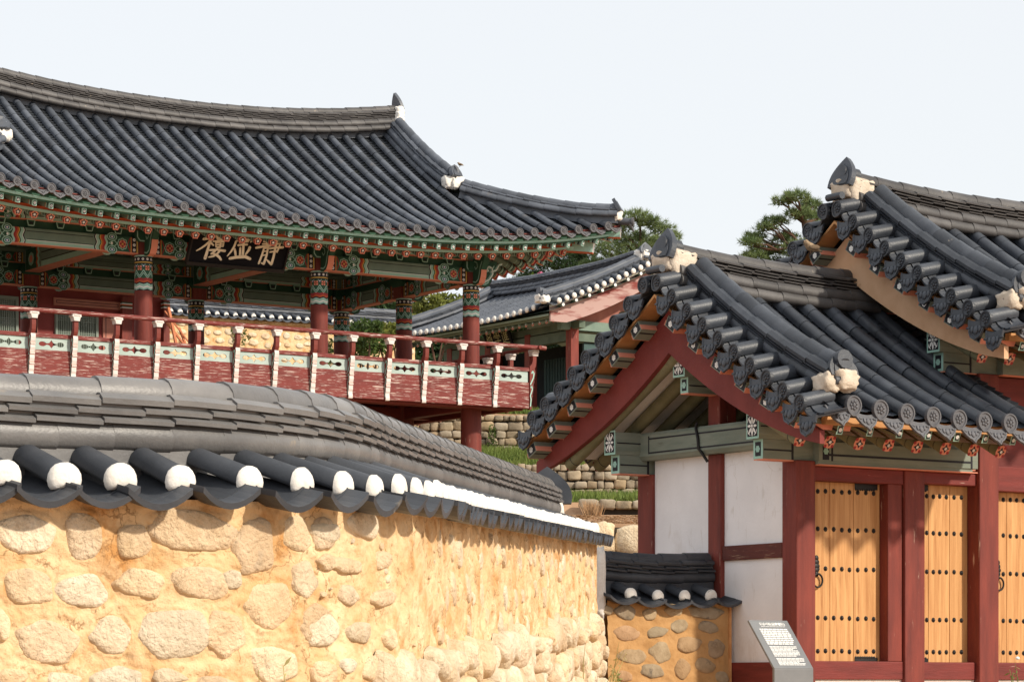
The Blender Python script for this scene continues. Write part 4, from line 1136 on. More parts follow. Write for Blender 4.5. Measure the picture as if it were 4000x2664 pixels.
# ridge
def rz(x): return ZR + .40*min(1.1, abs(x-XC)/4.77)**2.2 + .03
rp = Path([(GX0 - .12 + (GX1 - GX0 + .24)*i/30, YM, rz(GX0 + (GX1-GX0)*i/30)) for i in range(31)])
RL = [('round', (.085, .17, .04, .31)), ('round', (.085, -.17, .04, .31)), ('round', (.088, .13, .155, .31)), ('round', (.088, -.13, .155, .31)),
      ('slab', (.165, .215, .25, .36)), ('slab', (.16, .25, .285, .36)), ('slab', (.155, .285, .32, .36)), ('slab', (.15, .32, .355, .36)), ('slab', (.14, .355, .40, .36)), ('round', (.09, 0., .405, .33))]
mrid = MB(); ridge(mrid, rp, RL, rng, 0); seg(rid, rp, 0, rp.L, [(-.1, -.1), (.1, -.1), (.1, .39), (-.1, .39)], 0, n=24)
for sg, xx in ((1, GX1 + .12), (-1, GX0 - .12)):
    P0 = Vector((xx, YM, rz(xx)))
    horn(rid, P0 + Vector((sg*.05, 0, .30)), (sg, 0), .34, .42, -14, 0, .06)
    for q in range(4): plaster_blob(limeb, P0 + Vector((-sg*.02 - sg*.03*q, -.12 - .05*q, .32 - .11*q)), .09, .09, .10, 3.+q)
    plaster_blob(limeb, P0 + Vector((0, .1, .2)), .1, .1, .14, 8.)
    # ridge coming down the gable edge
    gx = GX1 if sg > 0 else GX0
    pts = [(gx, YM - .12 - 2.05*i/16, zs(gx, YM - .12 - 2.05*i/16) + .06 + .05*(i/16)**4) for i in range(17)]
    dp = Path(pts)
    DL = [('round', (.08, .14, .05, .31)), ('round', (.08, -.14, .05, .31)), ('slab', (.17, .10, .14, .34)), ('slab', (.165, .14, .18, .34)), ('slab', (.155, .18, .24, .34)), ('round', (.092, 0, .245, .31))]
    ridge(rid, dp, DL, rng, 0); seg(rid, dp, 0, dp.L, [(-.12, -.05), (.12, -.05), (.12, .22), (-.12, .22)], 0, n=8)
    pe = dp.pos(dp.L)
    horn(rid, pe + Vector((sg*.04, -.13, .16)), (sg*.5, -1), .36, .24, -18, 0, .07)
    rid.tube([pe + Vector((0, .1, .26)), pe + Vector((0, -.14, .285))], .095, 12)
    plaster_blob(limeb, pe + Vector((-.10, -.06, .06)), .11, .09, .12, 5.); plaster_blob(limeb, pe + Vector((.09, -.10, .06)), .10, .08, .10, 6.); plaster_blob(limeb, pe + Vector((.0, -.14, .02)), .08, .07, .10, 9.)
    dp2 = Path([(p.x, 2*YM - p.y, p.z) for p in dp.p]); ridge(rid, dp2, DL, rng, 0)
    # hip ridge out to the corner
    pts = []
    for i in range(19):
        f = .92*i/18; hx = GX1 + (2.16 - GX1)*f; hy = .22 - (2.16 - GX1)*f
        pts.append((hx, hy, zs(min(hx, 2.1), max(hy, yeave(2.1)+.0)) + .05 + .10*f**4))
    if sg < 0: pts = [(GX0 - (a - GX1), b, c) for a, b, c in pts]
    hp = Path(pts[1:])
    HL = [('round', (.078, .13, .04, .31)), ('round', (.078, -.13, .04, .31)), ('slab', (.15, .09, .125, .34)), ('slab', (.14, .125, .17, .34)), ('round', (.088, 0, .175, .31))]
    ridge(rid, hp, HL, rng, 0); seg(rid, hp, 0, hp.L, [(-.13, -.12), (.13, -.12), (.11, .15), (-.11, .15)], 0, n=8)
    pe = hp.pos(hp.L)
    dx = Vector((sg*.707, -.707, 0))
    horn(rid, pe + dx*.05 + Vector((0,0,.10)), dx, .30, .30, -30, 0, .06)
    plaster_blob(limeb, pe + dx*-.02 + Vector((-.03,-.05,.03)), .09, .08, .10, 5.)
    discs.append((None, pe + dx*.26 + Vector((0,0,-.10)), dx)); far.tube([pe + dx*-.05 + Vector((0,0,-.06)), pe + dx*.25 + Vector((0,0,-.09))], .07, 10); drips.append((None, pe + dx*.24 + Vector((0,0,-.13)), dx))
    hp2 = Path([(p.x, 2*YM - p.y, p.z) for p in hp.p]); ridge(rid, hp2, HL, rng, 0)
    # gable boarding
    gb = MB(); gb.add([(gx + sg*.02, .3, zs(gx, .3)), (gx + sg*.02, 2*YM-.3, zs(gx, .3)), (gx + sg*.02, YM, ZR-.05)], [(0,1,2)]); pav.part('gable_boarding', gb, RED_V)
roof = pav.part('roof', rid, TILE); pav.part('ridge', mrid, TILE_RIDGE, roof)
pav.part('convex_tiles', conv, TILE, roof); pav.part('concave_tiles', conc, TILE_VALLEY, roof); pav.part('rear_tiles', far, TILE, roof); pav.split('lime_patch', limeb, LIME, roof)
for x, b, *q in discs: pav.place('round_end_tile', PD, face_matrix(b + Vector((0, -.03, .012)), q[0] if q else (0, -1)), roof)
for x, b, *q in drips: pav.place('drip_tile', PDR, face_matrix(b + Vector((0, .0, -.010)), q[0] if q else (0, -1)), roof)
# side eave ends on the right corner
for i in range(26):
    y = -1.75 + .31*i; a = abs(y - YM)
    if a > 4.3: continue
    z = zs(0., -1.85 + 0.) + .5*(a/4.3)**2.3
    pav.place('round_end_tile', PD, face_matrix((2.10, y, z + .01), (1, 0)), roof); pav.place('drip_tile', PDR, face_matrix((2.07, y + .155, z - .012), (1, 0)), roof)

# ---- ceiling of boards under the tiles
und = MB()
def under(fx, fy, lo, hi, m=0):
    pass
N1 = 30; N2 = 8; va = []
for i in range(N1+1):
    x = -12.1 + 14.1*i/N1; ye = yeave(x) + .10; yt = ytop(x)
    for j in range(N2+1):
        y = ye + (max(yt, ye+.01) - ye)*j/N2; va.append((x, y, zs(x, y) - .10))
fs = [(i*(N2+1)+j, (i+1)*(N2+1)+j, (i+1)*(N2+1)+j+1, i*(N2+1)+j+1) for i in range(N1) for j in range(N2)]
und.add(va, fs, 0); und.add([(x, 2*YM-y, z) for x, y, z in va], [f[::-1] for f in fs], 0)
for sx in (1, -1):
    va = []
    for i in range(21):
        y = -1.8 + (WY+3.6)*i/20; a = min(4.2, abs(y-YM)); xi = GX1 + (0 if a < 2.21 else a - 2.21)
        for j in range(7):
            xx = 1.98 + (min(xi, 1.95) - 1.98)*j/6; z = zs(0., -1.85 + (2.05-xx)) + .5*(a/4.3)**2.3*(1-j/6) - .10
            va.append((xx if sx > 0 else 2*XC-xx, y, z))
    und.add(va, [(i*7+j, (i+1)*7+j, (i+1)*7+j+1, i*7+j+1) for i in range(20) for j in range(6)], 0)
pav.part('eave_boarding', und, pmat('painted_eave_boards', (.05,.075,.055), (.075,.10,.075), rough=.8, bump=.1))
# ---- eave fascia strips following the curve
fas = MB(); 
def strip(fx, y0, z0, w, h, m, xa=-12.1, xb=2.0, n=40):
    vs = []
    for i in range(n+1):
        x = xa + (xb-xa)*i/n; ye = yeave(x) + y0; z = ZE + lift(x)*fx + z0
        vs += [(x, ye, z), (x, ye, z+h), (x, ye+w, z+h), (x, ye+w, z)]
    fs = []
    for i in range(n):
        for j in range(4): fs.append((4*i+j, 4*i+(j+1)%4, 4*i+4+(j+1)%4, 4*i+4+j))
    fas.add(vs, fs, m)
strip(1, .05, -.055, .06, .055, RV_)               # dark red board the tiles sit on
strip(1, .12, -.175, .06, .045, MI_)
strip(1, .11, -.13, .05, .075, DG_)
strip(1, .15, -.20, .06, .024, DG_)
strip(1, .56, -.25, .05, .05, O_, xb=1.6)
strip(1, .54, -.295, .06, .042, MI_, xb=1.6)
pav.part('eave_fascia', fas, PAL)
fas = MB(); vs = []
for (x0, z0, w, h, m) in ((2.02, -.055, -.06, .055, R_), (1.95, -.175, -.06, .045, MI_), (1.50, -.25, -.05, .05, O_), (1.52, -.295, -.06, .042, MI_)):
    n = 20; vs = []
    for i in range(n+1):
        y = -1.60 + (WY + 3.2)*i/n; a = abs(y-YM); z = zs(0., -1.85) + .5*(a/4.3)**2.3 + z0
        vs += [(x0, y, z), (x0, y, z+h), (x0+w, y, z+h), (x0+w, y, z)]
    fas.add(vs, [(4*i+j, 4*i+(j+1)%4, 4*i+4+(j+1)%4, 4*i+4+j) for i in range(n) for j in range(4)], m)
pav.part('eave_fascia', fas, PAL)
# ---- rafters with star ends, flying rafters with flower ends (pieces point towards -Y, origin at the outer end)
def star_rafter(L=2.6):
    mb = MB(); r = .068; sl = .48
    d = Vector((0, 1, sl)).normalized(); V2 = Vector((0, -d.z, d.y)); E = Vector((0,0,0))
    mb.tube([E, d*L], [r, r*1.1], 12, G_, mcap=G_)
    for (a, b, m) in ((.0, .035, R_), (.035, .055, P_), (.09, .11, B_), (.11, .15, MI_), (.15, .17, B_), (.24, .26, MI_), (.30, .34, O_), (.36, .38, MI_)):
        mb.tube([d*a, d*b], [r*1.02, r*1.02], 12, m, caps=False)
    D = Decal(mb, lambda a, b, o: E + Vector((1,0,0))*a + V2*b - d*(o + .001))
    D.disc(0, 0, .070, R_, 0, 16)
    D.star(0, 0, .080, 5, .056, P_, 1); D.star(0, 0, .056, 5, .033, B_, 2); D.flower(0, 0, .024, 6, W_, 3)
    return mb.mesh('rafter', PAL)
def flying(L=1.1):
    mb = MB(); sl = .30; d = Vector((0, 1, sl)).normalized(); V2 = Vector((0, -d.z, d.y))
    mb.bar((0,0,0), d*L, .075, .095, G_, up=V2)
    for sx in (-1, 1):
        for (a, b, m) in ((0, .03, MI_), (.07, .10, B_), (.10, .15, MI_), (.15, .17, O_)):
            mb.bar(d*a + Vector((sx*.038,0,0)), d*b + Vector((sx*.038,0,0)), .003, .09, m, up=V2)
    mb.bar(d*0 - V2*.048, d*L - V2*.048, .07, .003, P_, up=V2)
    D = Decal(mb, lambda a, b, o: Vector((1,0,0))*a + V2*b - d*(o + .001))
    D.rect(-.0385, .0385, -.049, .049, MI_, 0); D.rect(-.025, .025, -.035, .035, B_, 1); D.flower(0, 0, .023, 6, W_, 2, B_)
    return mb.mesh('flying_rafter', PAL)
SR = star_rafter(); SRS = star_rafter(1.25); FR = flying()
def fan(x): return 0 if x <= .2 else -R(38)*min(1, (x-.2)/1.6)
x = -11.3; 
while x < 1.45:
    xx = x; f = 0.
    if x > .1: f = min(1, (x-.1)/1.5)
    if x < 2*XC - .1: f = -min(1, (2*XC-.1-x)/1.5)
    M = Matrix.Translation((xx, yeave(x)+.62, ZE + lift(x) - .345)) @ Matrix.Rotation(R(36)*f, 4, 'Z')
    pav.place('rafter', SRS if x > -.7 or x < 2*XC+.7 else SR, M); x += .305
x = -11.5; k = 0
while x < 1.95:
    f = 0.
    if x > .1: f = min(1, (x-.1)/1.85)
    if x < 2*XC - .1: f = -min(1, (2*XC-.1-x)/1.85)
    M = Matrix.Translation((x, yeave(x)+.17, ZE + lift(x) - .245)) @ Matrix.Rotation(R(40)*f, 4, 'Z')
    pav.place('flying_rafter', FR, M); x += .305
for i in range(22):
    y = -1.3 + .33*i; a = abs(y-YM); z = zs(0., -1.85) + .5*(a/4.3)**2.3
    f = 0 if a < 2.5 else (1 if y < YM else -1)*min(1, (a-2.5)/1.6)
    Mr = Matrix.Rotation(R(90) - R(36)*f, 4, 'Z')
    if -1.3 < y < 6.1: pav.place('rafter', SRS if a > 1.7 else SR, Matrix.Translation((1.45, y, z - .345)) @ Mr)
    pav.place('flying_rafter', FR, Matrix.Translation((1.88, y, z - .245)) @ Mr)
# corner hip rafters
hb = MB(); d = Vector((1,-1,0)).normalized()
zc = ZE + lift(2.1)
hb.bar(Vector((-.2, .2, zc - .18)), Vector((1.66, -1.66, zc - .42)), .15, .20, MI_, mend=W_); hb.bar(Vector((-.2, .2, zc-.29)), Vector((1.65, -1.65, zc - .53)), .13, .02, O_)
hb.bar(Vector((.6, -.6, zc - .10)), Vector((2.02, -2.02, zc - .17)), .13, .16, MI_, mend=W_); hb.bar(Vector((.6, -.6, zc-.19)), Vector((2.01, -2.01, zc - .26)), .11, .02, O_)
pav.part('corner_rafter', hb, PAL)

# ---- columns
CR = .157
def column_mesh(zb, zt):
    mb = MB(); n = 28; zst = []
    # (z from the top, material below it, wave amplitude)
    rings = [(0., None, 0), (.025, MI_, 0), (.115, B_, 0), (.135, Y_, 0), (.16, B_, 0), (.40, DG_, .012), (.445, R_, .012), (.475, O_, .010), (.50, B_, .012), (.545, MI_, .012), (.57, W_, .012), (.60, MI_, .012), (.62, B_, 0)]
    prev = None; vs = []; fs = []; mats = []
    levels = [(zt - a, m, w) for a, m, w in rings] + [(zt - 1.2, RV_, 0), (zb, RV_, 0)]
    for (z, m, wv) in levels:
        r = CR*(1 + .035*(zt - z)/(zt - zb))
        vs.append([(r*math.cos(2*math.pi*k/n), r*math.sin(2*math.pi*k/n), z + wv*math.sin(7*2*math.pi*k/n)) for k in range(n)])
    for i in range(1, len(levels)):
        mb.add(vs[i-1] + vs[i], [(k, (k+1)%n, n+(k+1)%n, n+k) for k in range(n)], levels[i][1], True)
    mb.add(vs[0], [tuple(range(n))], RV_)
    D = Decal(mb, lambda a, b, o: Vector(((CR*1.004+o)*math.sin(a/CR), -(CR*1.004+o)*math.cos(a/CR), zt + b)), .0025)
    C = 2*math.pi*CR
    for k in range(12): D.flower(C*k/12, -.07, .022, 6, W_, 1, B_)
    for k in range(7):
        a = C*k/7
        D.flower(a, -.225, .05, 4, P_, 1, Y_, rot=.785); D.flower(a, -.225, .026, 4, R_, 2, Y_)
        D.line([(a - C/14, -.26), (a - C/28, -.32), (a, -.365), (a + C/28, -.32), (a + C/14, -.26)], .014, MI_, 1)
        D.line([(a - C/14, -.31), (a - C/28, -.36), (a, -.40), (a + C/28, -.36), (a + C/14, -.31)], .012, MI_, 1)
        D.line([(a - C/14, -.20), (a - C/22, -.165), (a + C/22, -.165), (a + C/14, -.20)], .012, MI_, 1)
        D.disc(a + C/14, -.19, .022, BL_, 1, 8); D.disc(a + C/14, -.19, .011, W_, 2, 8)
    return mb.mesh('column', PAL)
ZT = 7.56; ZD = 5.66
CM = column_mesh(ZD, ZT)
cols = [(x, y) for y in (0., YM, WY) for x in BX if not (y == YM and x in (BX[1], BX[2]))]
for (x, y) in cols: pav.place('column', CM, Matrix.Translation((x, y, 0)))
lp = MB(); lp.tube([(0,0,2.5), (0,0,5.0), (0,0,5.55)], [.205,.195,.19], 24, 0); lpm = lp.mesh('lower_post', [RED_V])
for (x, y) in [(x, y) for y in (0., YM, WY) for x in BX]: pav.place('lower_post', lpm, Matrix.Translation((x, y, 0)))
# ---- painted lintels with rosettes and waves near the columns
def lintel_mesh(L, h, th, full=True):
    """along X from 0 to L, face at y=-th/2, bottom at z=0"""
    mb = MB(); mb.box(0, L, -th/2, th/2, 0, h, G_); mb.box(0, L, -th/2*1.02, th/2*1.02, -.014, 0, P_)
    for sgn in (-1, 1):
        for e in (0, 1):
            f = (lambda a, b, o, sgn=sgn, e=e: Vector(((a if e == 0 else L - a), sgn*(th/2 + o + .001), b)))
            D = Decal(mb, f, .0025)
            D.rect(.16, .185, 0, h, Y_, 1); D.rect(.185, .275, 0, h, B_, 1); D.rect(.275, .30, 0, h, O_, 1); D.rect(.29, .30, 0, h, Y_, 2)
            nf = max(3, int(h/.075))
            for k in range(nf): D.flower(.23, h*(k+.5)/nf, .028, 6, W_, 2, B_)
            D.rect(.30, .80, 0, h, DG_, 1)
            D.line([(.31, h*.05), (.36, h*.5), (.31, h*.95)], .02, R_, 2)
            r = h*.40
            D.flower(.46, h*.5, r*1.05, 8, MI_, 2, MI_, pr=.36); D.flower(.46, h*.5, r*.98, 8, DG_, 3, DG_, pr=.28); D.disc(.46, h*.5, r*.66, P_, 4, 16); D.flower(.46, h*.5, r*.56, 4, R_, 5, Y_, pr=.40)
            for sy in (0, 1):
                zz = h*.08 if sy == 0 else h*.92
                for q, m in ((.115, MI_), (.095, DG_), (.07, MI_), (.045, BL_), (.022, W_)): D.disc(.66, zz, q*h/.26*.85, m, 2 + (.115-q)*20, 12, rb=q*h/.26*.62)
            D.line([(.56, h*.5), (.62, h*.30), (.72, h*.5), (.62, h*.70), (.56, h*.5)], .014, MI_, 3)
            D.disc(.665, h*.5, .022, W_, 4, 8)
            for (a0, a1, m) in ((.75, .79, MI_), (.79, .83, R_), (.83, .865, O_), (.865, .88, Y_), (.88, .90, DG_), (.90, .955, MI_), (.955, .965, W_), (.965, .985, B_)):
                D.wave(a0, a1, 0, h, m, 3, amp=.016, nw=1.5)
        D = Decal(mb, lambda a, b, o, sgn=sgn: Vector((a, sgn*(th/2 + o + .001), b)), .0025)
        if L > 2.2:
            D.rect(1.02, L-1.02, h*.78, h*.82, B_, 1); D.rect(1.02, L-1.02, h*.26, h*.30, B_, 1); D.rect(1.0, L-1.0, 0, h*.26, MI_, 1); D.rect(1.02, L-1.02, h*.20, h*.235, W_, 2)
    return mb
def beam_frame(a, b, z):
    """X from a to b at height z"""
    x = Vector((b[0]-a[0], b[1]-a[1], 0)).normalized(); zz = Vector((0,0,1)); y = zz.cross(x)
    M = Matrix((x, y, zz)).transposed().to_4x4(); M.translation = Vector((a[0], a[1], z)); return M
def run(a, b, z, h, th, name):
    L = math.hypot(b[0]-a[0], b[1]-a[1]); me = lintel_mesh(L, h, th).mesh(name, PAL); pav.place(name, me, beam_frame(a, b, z))
for y in (0., WY):
    for i in range(3):
        a, b = BX[i+1], BX[i]
        run((a, y), (b, y), ZT + .03, .265, .20, 'lintel'); run((a, y - (.04 if y == 0 else 0)), (b, y - (.04 if y == 0 else 0)), 8.01, .18, .17, 'upper_beam')
for x in (0., BX[3]):
    for (a, b) in ((0., YM), (YM, WY)):
        run((x, a), (x, b), ZT + .03, .265, .20, 'lintel'); run((x, a), (x, b), 8.01, .18, .17, 'upper_beam')
pr = MB()
for y in (-.04, WY): pr.tube([(BX[3]-1.0, y, 8.24), (.0 + 1.0, y, 8.24)], .075, 16, G_)
for x in (0., BX[3]): pr.tube([(x, -1.0, 8.24), (x, WY+1.0, 8.24)], .075, 16, G_)
pav.part('purlins', pr, PAL)
# row of bearing blocks in the gap between the beams
blk = MB(); blk.prism([(-.085,.12),(-.055,.0),(.055,.0),(.085,.12)], -.12, .12, DG_)
D = Decal(blk, lambda a, b, o: Vector((a, -.1205 - o, b)), .002); D.line([(-.075,.11),(-.05,.012),(.05,.012),(.075,.11),(-.075,.11)], .016, MI_, 1); D.poly([(-.04,.075),(-.028,.035),(.028,.035),(.04,.075)], B_, 1)
bme = blk.mesh('bearing_block', PAL)
for y in (0., WY):
    for i in range(3):
        for k in range(1, 6):
            pav.place('bearing_block', bme, Matrix.Translation((BX[i+1] + (BX[i]-BX[i+1])*k/6, y, 7.885)))
gap = MB(); gap.box(BX[3], 0, -.03, .03, 7.86, 8.04, DG_); gap.box(BX[3], 0, WY-.03, WY+.03, 7.86, 8.04, DG_); gap.box(-.03, .03, 0, WY, 7.861, 8.041, DG_); gap.box(BX[3]-.03, BX[3]+.03, 0, WY, 7.861, 8.041, DG_)
pav.part('frieze_board', gap, PAL)
# ---- cross beams, their ends carved as brackets on the column heads
def bracket_mesh():
    mb = MB()
    mb.box(-.15, .15, -.16, .16, 7.56, 7.84, RV_)
    mb.prism([(-.22, 7.84),(-.16, 7.78),(.16, 7.78),(.22, 7.84),(.22, 7.98),(-.22, 7.98)], -.17, .17, DG_)
    D = Decal(mb, lambda a, b, o: Vector((a, -.171-o, b)), .002); D.line([(-.2,7.97),(-.2,7.86),(-.15,7.80),(.15,7.80),(.2,7.86),(.2,7.97)], .02, MI_, 1)
    # carved beak, in the y-z plane, pointing to -y
    out = [(-.15,7.55),(-.26,7.53),(-.36,7.56),(-.42,7.66),(-.45,7.80),(-.52,7.93),(-.55,8.04),(-.40,8.02),(-.15,8.02)]
    M = Matrix.Rotation(R(90), 4, 'Z')
    mb.prism([(y, z) for y, z in out], -.06, .06, DG_, M)
    # pink lower face of the beak
    face = [(-.15,7.55),(-.26,7.53),(-.36,7.56),(-.42,7.66),(-.45,7.80)]
    for (p, q) in zip(face[:-1], face[1:]):
        mb.add([(-.062, p[0]-.006, p[1]-.004), (.062, p[0]-.006, p[1]-.004), (.062, q[0]-.006, q[1]-.004), (-.062, q[0]-.006, q[1]-.004)], [(0,1,2,3)], P_)
    for sx in (-1, 1):
        D = Decal(mb, lambda a, b, o, sx=sx: Vector((sx*(.0605+o), a, b)), .002)
        D.line([(-.16,7.60),(-.26,7.58),(-.34,7.62),(-.38,7.72),(-.41,7.84),(-.48,7.95)], .022, MI_, 1)
        D.line([(-.2,7.98),(-.3,7.94),(-.32,7.86),(-.26,7.82),(-.22,7.88)], .018, MI_, 1)
    return mb.mesh('bracket', PAL)
BM = bracket_mesh()
for x in BX: pav.place('bracket', BM, Matrix.Translation((x, 0, 0))); pav.place('bracket', BM, Matrix.Translation((x, WY, 0)) @ Matrix.Rotation(math.pi, 4, 'Z'))
for y in (0., YM, WY): pav.place('bracket', BM, Matrix.Translation((0, y, 0)) @ Matrix.Rotation(R(90), 4, 'Z'))
# scroll wing on the corner column
sc_ = MB(); D = Decal(sc_, lambda a, b, o: Vector((.16 + a, -.16 - a*.2 - o, 7.60 + b)), .01)
for (pts, wv) in (([(0,.0),(.10,.06),(.17,.16),(.16,.27),(.09,.30),(.05,.25),(.09,.21)], .045), ([(.13,.20),(.24,.24),(.30,.34),(.36,.36)], .04), ([(.02,.05),(.02,.2)], .03)):
    for lay in range(0, 5): D.line(pts, wv, MI_, lay)
    D.line(pts, wv*.35, W_, 5.2)
pav.part('scroll_wing', sc_, PAL)
for x in BX[1:3]:
    mb = MB(); mb.box(x-.15, x+.15, .16, WY-.16, 7.84, 8.22, G_); mb.box(x-.145, x+.145, .16, WY-.16, 7.826, 7.84, P_)
    for sx in (-1, 1):
        D = Decal(mb, lambda a, b, o, sx=sx: Vector((x + sx*(.151+o), a, 7.84+b)), .003)
        D.rect(.9, WY-.9, .25, .27, B_, 1); D.rect(.9, WY-.9, .10, .12, B_, 1); D.rect(.9, WY-.9, 0, .10, MI_, 1)
        for e in (0, 1):
            D2 = Decal(mb, lambda a, b, o, sx=sx, e=e: Vector((x + sx*(.151+o), a if e == 0 else WY-a, 7.84+b)), .003)
            D2.rect(.2, .7, 0, .38, DG_, 1); D2.flower(.45, .19, .13, 8, MI_, 2, P_); D2.disc(.45, .19, .07, P_, 3); D2.wave(.68, .74, 0, .38, O_, 2); D2.wave(.74, .82, 0, .38, MI_, 2)
    pav.part('cross_beam', mb, PAL)
inr = MB()
for k in range(34):
    x = -9.6 + .3*k
    if x > -.45: continue
    for sd in (0, 1):
        a = Vector((x, -.3, 8.38)); b = Vector((x, YM-.1, 9.65))
        if sd: a.y = 2*YM - a.y; b.y = 2*YM - b.y
        inr.tube([a, b], .06, 7, 0)
pav.part('ceiling_rafters', inr, [MIDGREEN])
# ---- deck, skirt, balustrade
EX = .78
dk = MB(); dk.box(BX[3]-EX+.03, EX-.03, -EX+.03, WY+EX-.03, 5.60, 5.655); pav.part('deck', dk, pmat('deck_boards', (.20,.12,.07), (.28,.18,.11), rough=.8, scale=3, st=(3,.5,3), bump=.2))
jo = MB()
for x in [BX[3]-.5 + .85*k for k in range(14)]: jo.box(x-.06, x+.06, -EX+.05, WY+EX-.05, 5.42, 5.598, 0); 
for y in (0., YM, WY): jo.box(BX[3]-EX+.06, EX-.06, y-.11, y+.11, 5.22, 5.419, 0)
for x in BX: jo.box(x-.10, x+.10, -EX+.06, WY+EX-.06, 5.20, 5.415, 0)
jo.box(BX[3]-EX+.04, EX-.04, -EX+.12, -EX+.24, 5.18, 5.40, 0)
jo.box(BX[3]-EX+.04, EX-.04, WY+EX-.24, WY+EX-.12, 5.18, 5.40, 0)
jo.box(EX-.24, EX-.12, -EX+.25, WY+EX-.25, 5.18, 5.40, 0)
pav.part('deck_joists', jo, RED_H, bevel=.012)
SP = .7825
def side_rail(a, b, n, name_rot):
    """balustrade from a to b (2-D), outside on the right of the direction of travel"""
    L = math.hypot(b[0]-a[0], b[1]-a[1]); M = beam_frame(a, b, 0.)     # X along, -Y outside
    sk = MB(); sk.box(0, L, -.02, .03, 5.21, 5.70); me = sk.mesh('skirt_board', [RED_WORN]); pav.place('skirt_board', me, M, bevel=.006)
    rr = MB(); rr.box(0, L, -.035, .04, 5.905, 5.975); pav.place('middle_rail', rr.mesh('middle_rail', [RED_WORN]), M, bevel=.008)
    pitch = L/n
    # one panel with its pierced opening
    pm = MB(); w = pitch - .05; m = 40; hl = .235; zc = 5.80; zl, zh = 5.70, 5.905
    def hole(x):
        t = abs(x)/hl
        if t >= 1: return 0.
        lobe = .040*math.sqrt(max(0, 1 - ((t-.70)/.30)**2)) if t > .40 else 0.
        neck = .013 + .010*max(0, (t-.3)) + .038*max(0, 1 - t/.16) + .02*max(0, 1 - abs(t-.0)/.3)
        return max(lobe, neck if t < .75 else 0)
    xs = [-w/2] + [-hl + 2*hl*i/m for i in range(m+1)] + [w/2]
    for x0, x1 in zip(xs[:-1], xs[1:]):
        h0, h1 = hole(x0), hole(x1)
        for yy in (-.012, .012):
            pm.add([(x0,yy,zc+h0),(x1,yy,zc+h1),(x1,yy,zh),(x0,yy,zh)], [(0,1,2,3)], 0); pm.add([(x0,yy,zl),(x1,yy,zl),(x1,yy,zc-h1),(x0,yy,zc-h0)], [(0,1,2,3)], 0)
        for sg in (-1, 1): pm.add([(x0,-.012,zc+sg*h0),(x1,-.012,zc+sg*h1),(x1,.012,zc+sg*h1),(x0,.012,zc+sg*h0)], [(0,1,2,3)], 0)
    pme = pm.mesh('pierced_panel', [MINT_P])
    for i in range(n): pav.place('pierced_panel', pme, M @ Matrix.Translation((pitch*(i+.5), 0, 0)))
    return M, L, pitch
def baluster():
    """carved post: X width, -Y outside, z absolute"""
    mb = MB()
    prof = [(-.025,5.19),(-.055,5.20),(-.062,5.24),(-.05,5.28),(-.048,5.32),(-.066,5.36),(-.068,5.43),(-.082,5.44),(-.084,5.465),(-.07,5.475),(-.076,5.49),(-.092,5.54),(-.09,5.60),(-.107,5.61),(-.107,5.63),(-.094,5.64),(-.104,5.68),(-.118,5.72),(-.112,5.765),(-.127,5.77),(-.127,5.79),(-.116,5.80),(-.132,5.84),(-.142,5.90),(-.13,5.955)]
    back = [(-.02,5.955),(-.02,5.19)]
    poly = prof + back
    M = Matrix.Rotation(R(90), 4, 'Z')
    mb.prism(poly, -.042, .042, RV_, M)
    for p, q in zip(prof[:-1], prof[1:]):
        mb.add([(-.044, p[0]-.003, p[1]), (.044, p[0]-.003, p[1]), (.044, q[0]-.003, q[1]), (-.044, q[0]-.003, q[1])], [(0,1,2,3)], P_ if q[1]-p[1] < .0115 and p[1] > 5.3 else F_)
    for sx in (-1, 1):
        D = Decal(mb, lambda a, b, o, sx=sx: Vector((sx*(.0425+o), a, b)), .002)
        D.line([(-.03,5.25),(-.045,5.38),(-.03,5.46),(-.055,5.52),(-.075,5.58),(-.055,5.64),(-.04,5.60)], .022, MI_, 1)
        D.line([(-.03,5.66),(-.06,5.72),(-.10,5.80),(-.11,5.88),(-.08,5.92),(-.06,5.87)], .024, MI_, 1)
    neck = [(-.02,5.955),(-.128,5.957),(-.158,6.02),(-.168,6.10),(-.170,6.215),(-.092,6.215),(-.090,6.12),(-.075,6.06),(-.02,6.0)]
    mb.prism(neck, -.038, .038, RV_, M)
    cap = [(-.175,6.205),(-.18,6.215),(-.195,6.285),(-.21,6.29),(-.21,6.31),(-.05,6.31),(-.05,6.29),(-.065,6.285),(-.085,6.215),(-.09,6.205)]
    mb.prism(cap, -.05, .05, F_, M)
    mb.prism([(-.095,6.285),(-.08,6.29),(-.08,6.318),(.08,6.318),(.08,6.29),(.095,6.285),(.065,6.27),(.05,6.205),(-.05,6.205),(-.065,6.27)], -.20, -.06, F_)
    return mb.mesh('baluster', [MINT_P if False else m for m in PAL])
BAL = baluster()
RAILM = []
M, L, pitch = side_rail((BX[3]-EX, -EX), (EX, -EX), 15, 0)
for i in range(1, 15): pav.place('baluster', BAL, M @ Matrix.Translation((L - pitch*i, 0, 0)))
M2, L2, pitch2 = side_rail((EX, -EX), (EX, WY+EX), 8, 90)
for i in range(0, 9): pav.place('baluster', BAL, M2 @ Matrix.Translation((pitch2*i + (.0 if i else .02), 0, 0)))
M3, L3, pitch3 = side_rail((EX, WY+EX), (BX[3]-EX, WY+EX), 15, 180)
for i in range(1, 15): pav.place('baluster', BAL, M3 @ Matrix.Translation((pitch3*i, 0, 0)))
M4, L4, pitch4 = side_rail((BX[3]-EX, WY+EX), (BX[3]-EX, -EX), 8, 180)
hr = MB(); hr.tube([(BX[3]-EX-.2, -EX-.13, 6.345), (EX+.30, -EX-.13, 6.35)], .042, 12); pav.part('hand_rail', hr, RED_WORN)
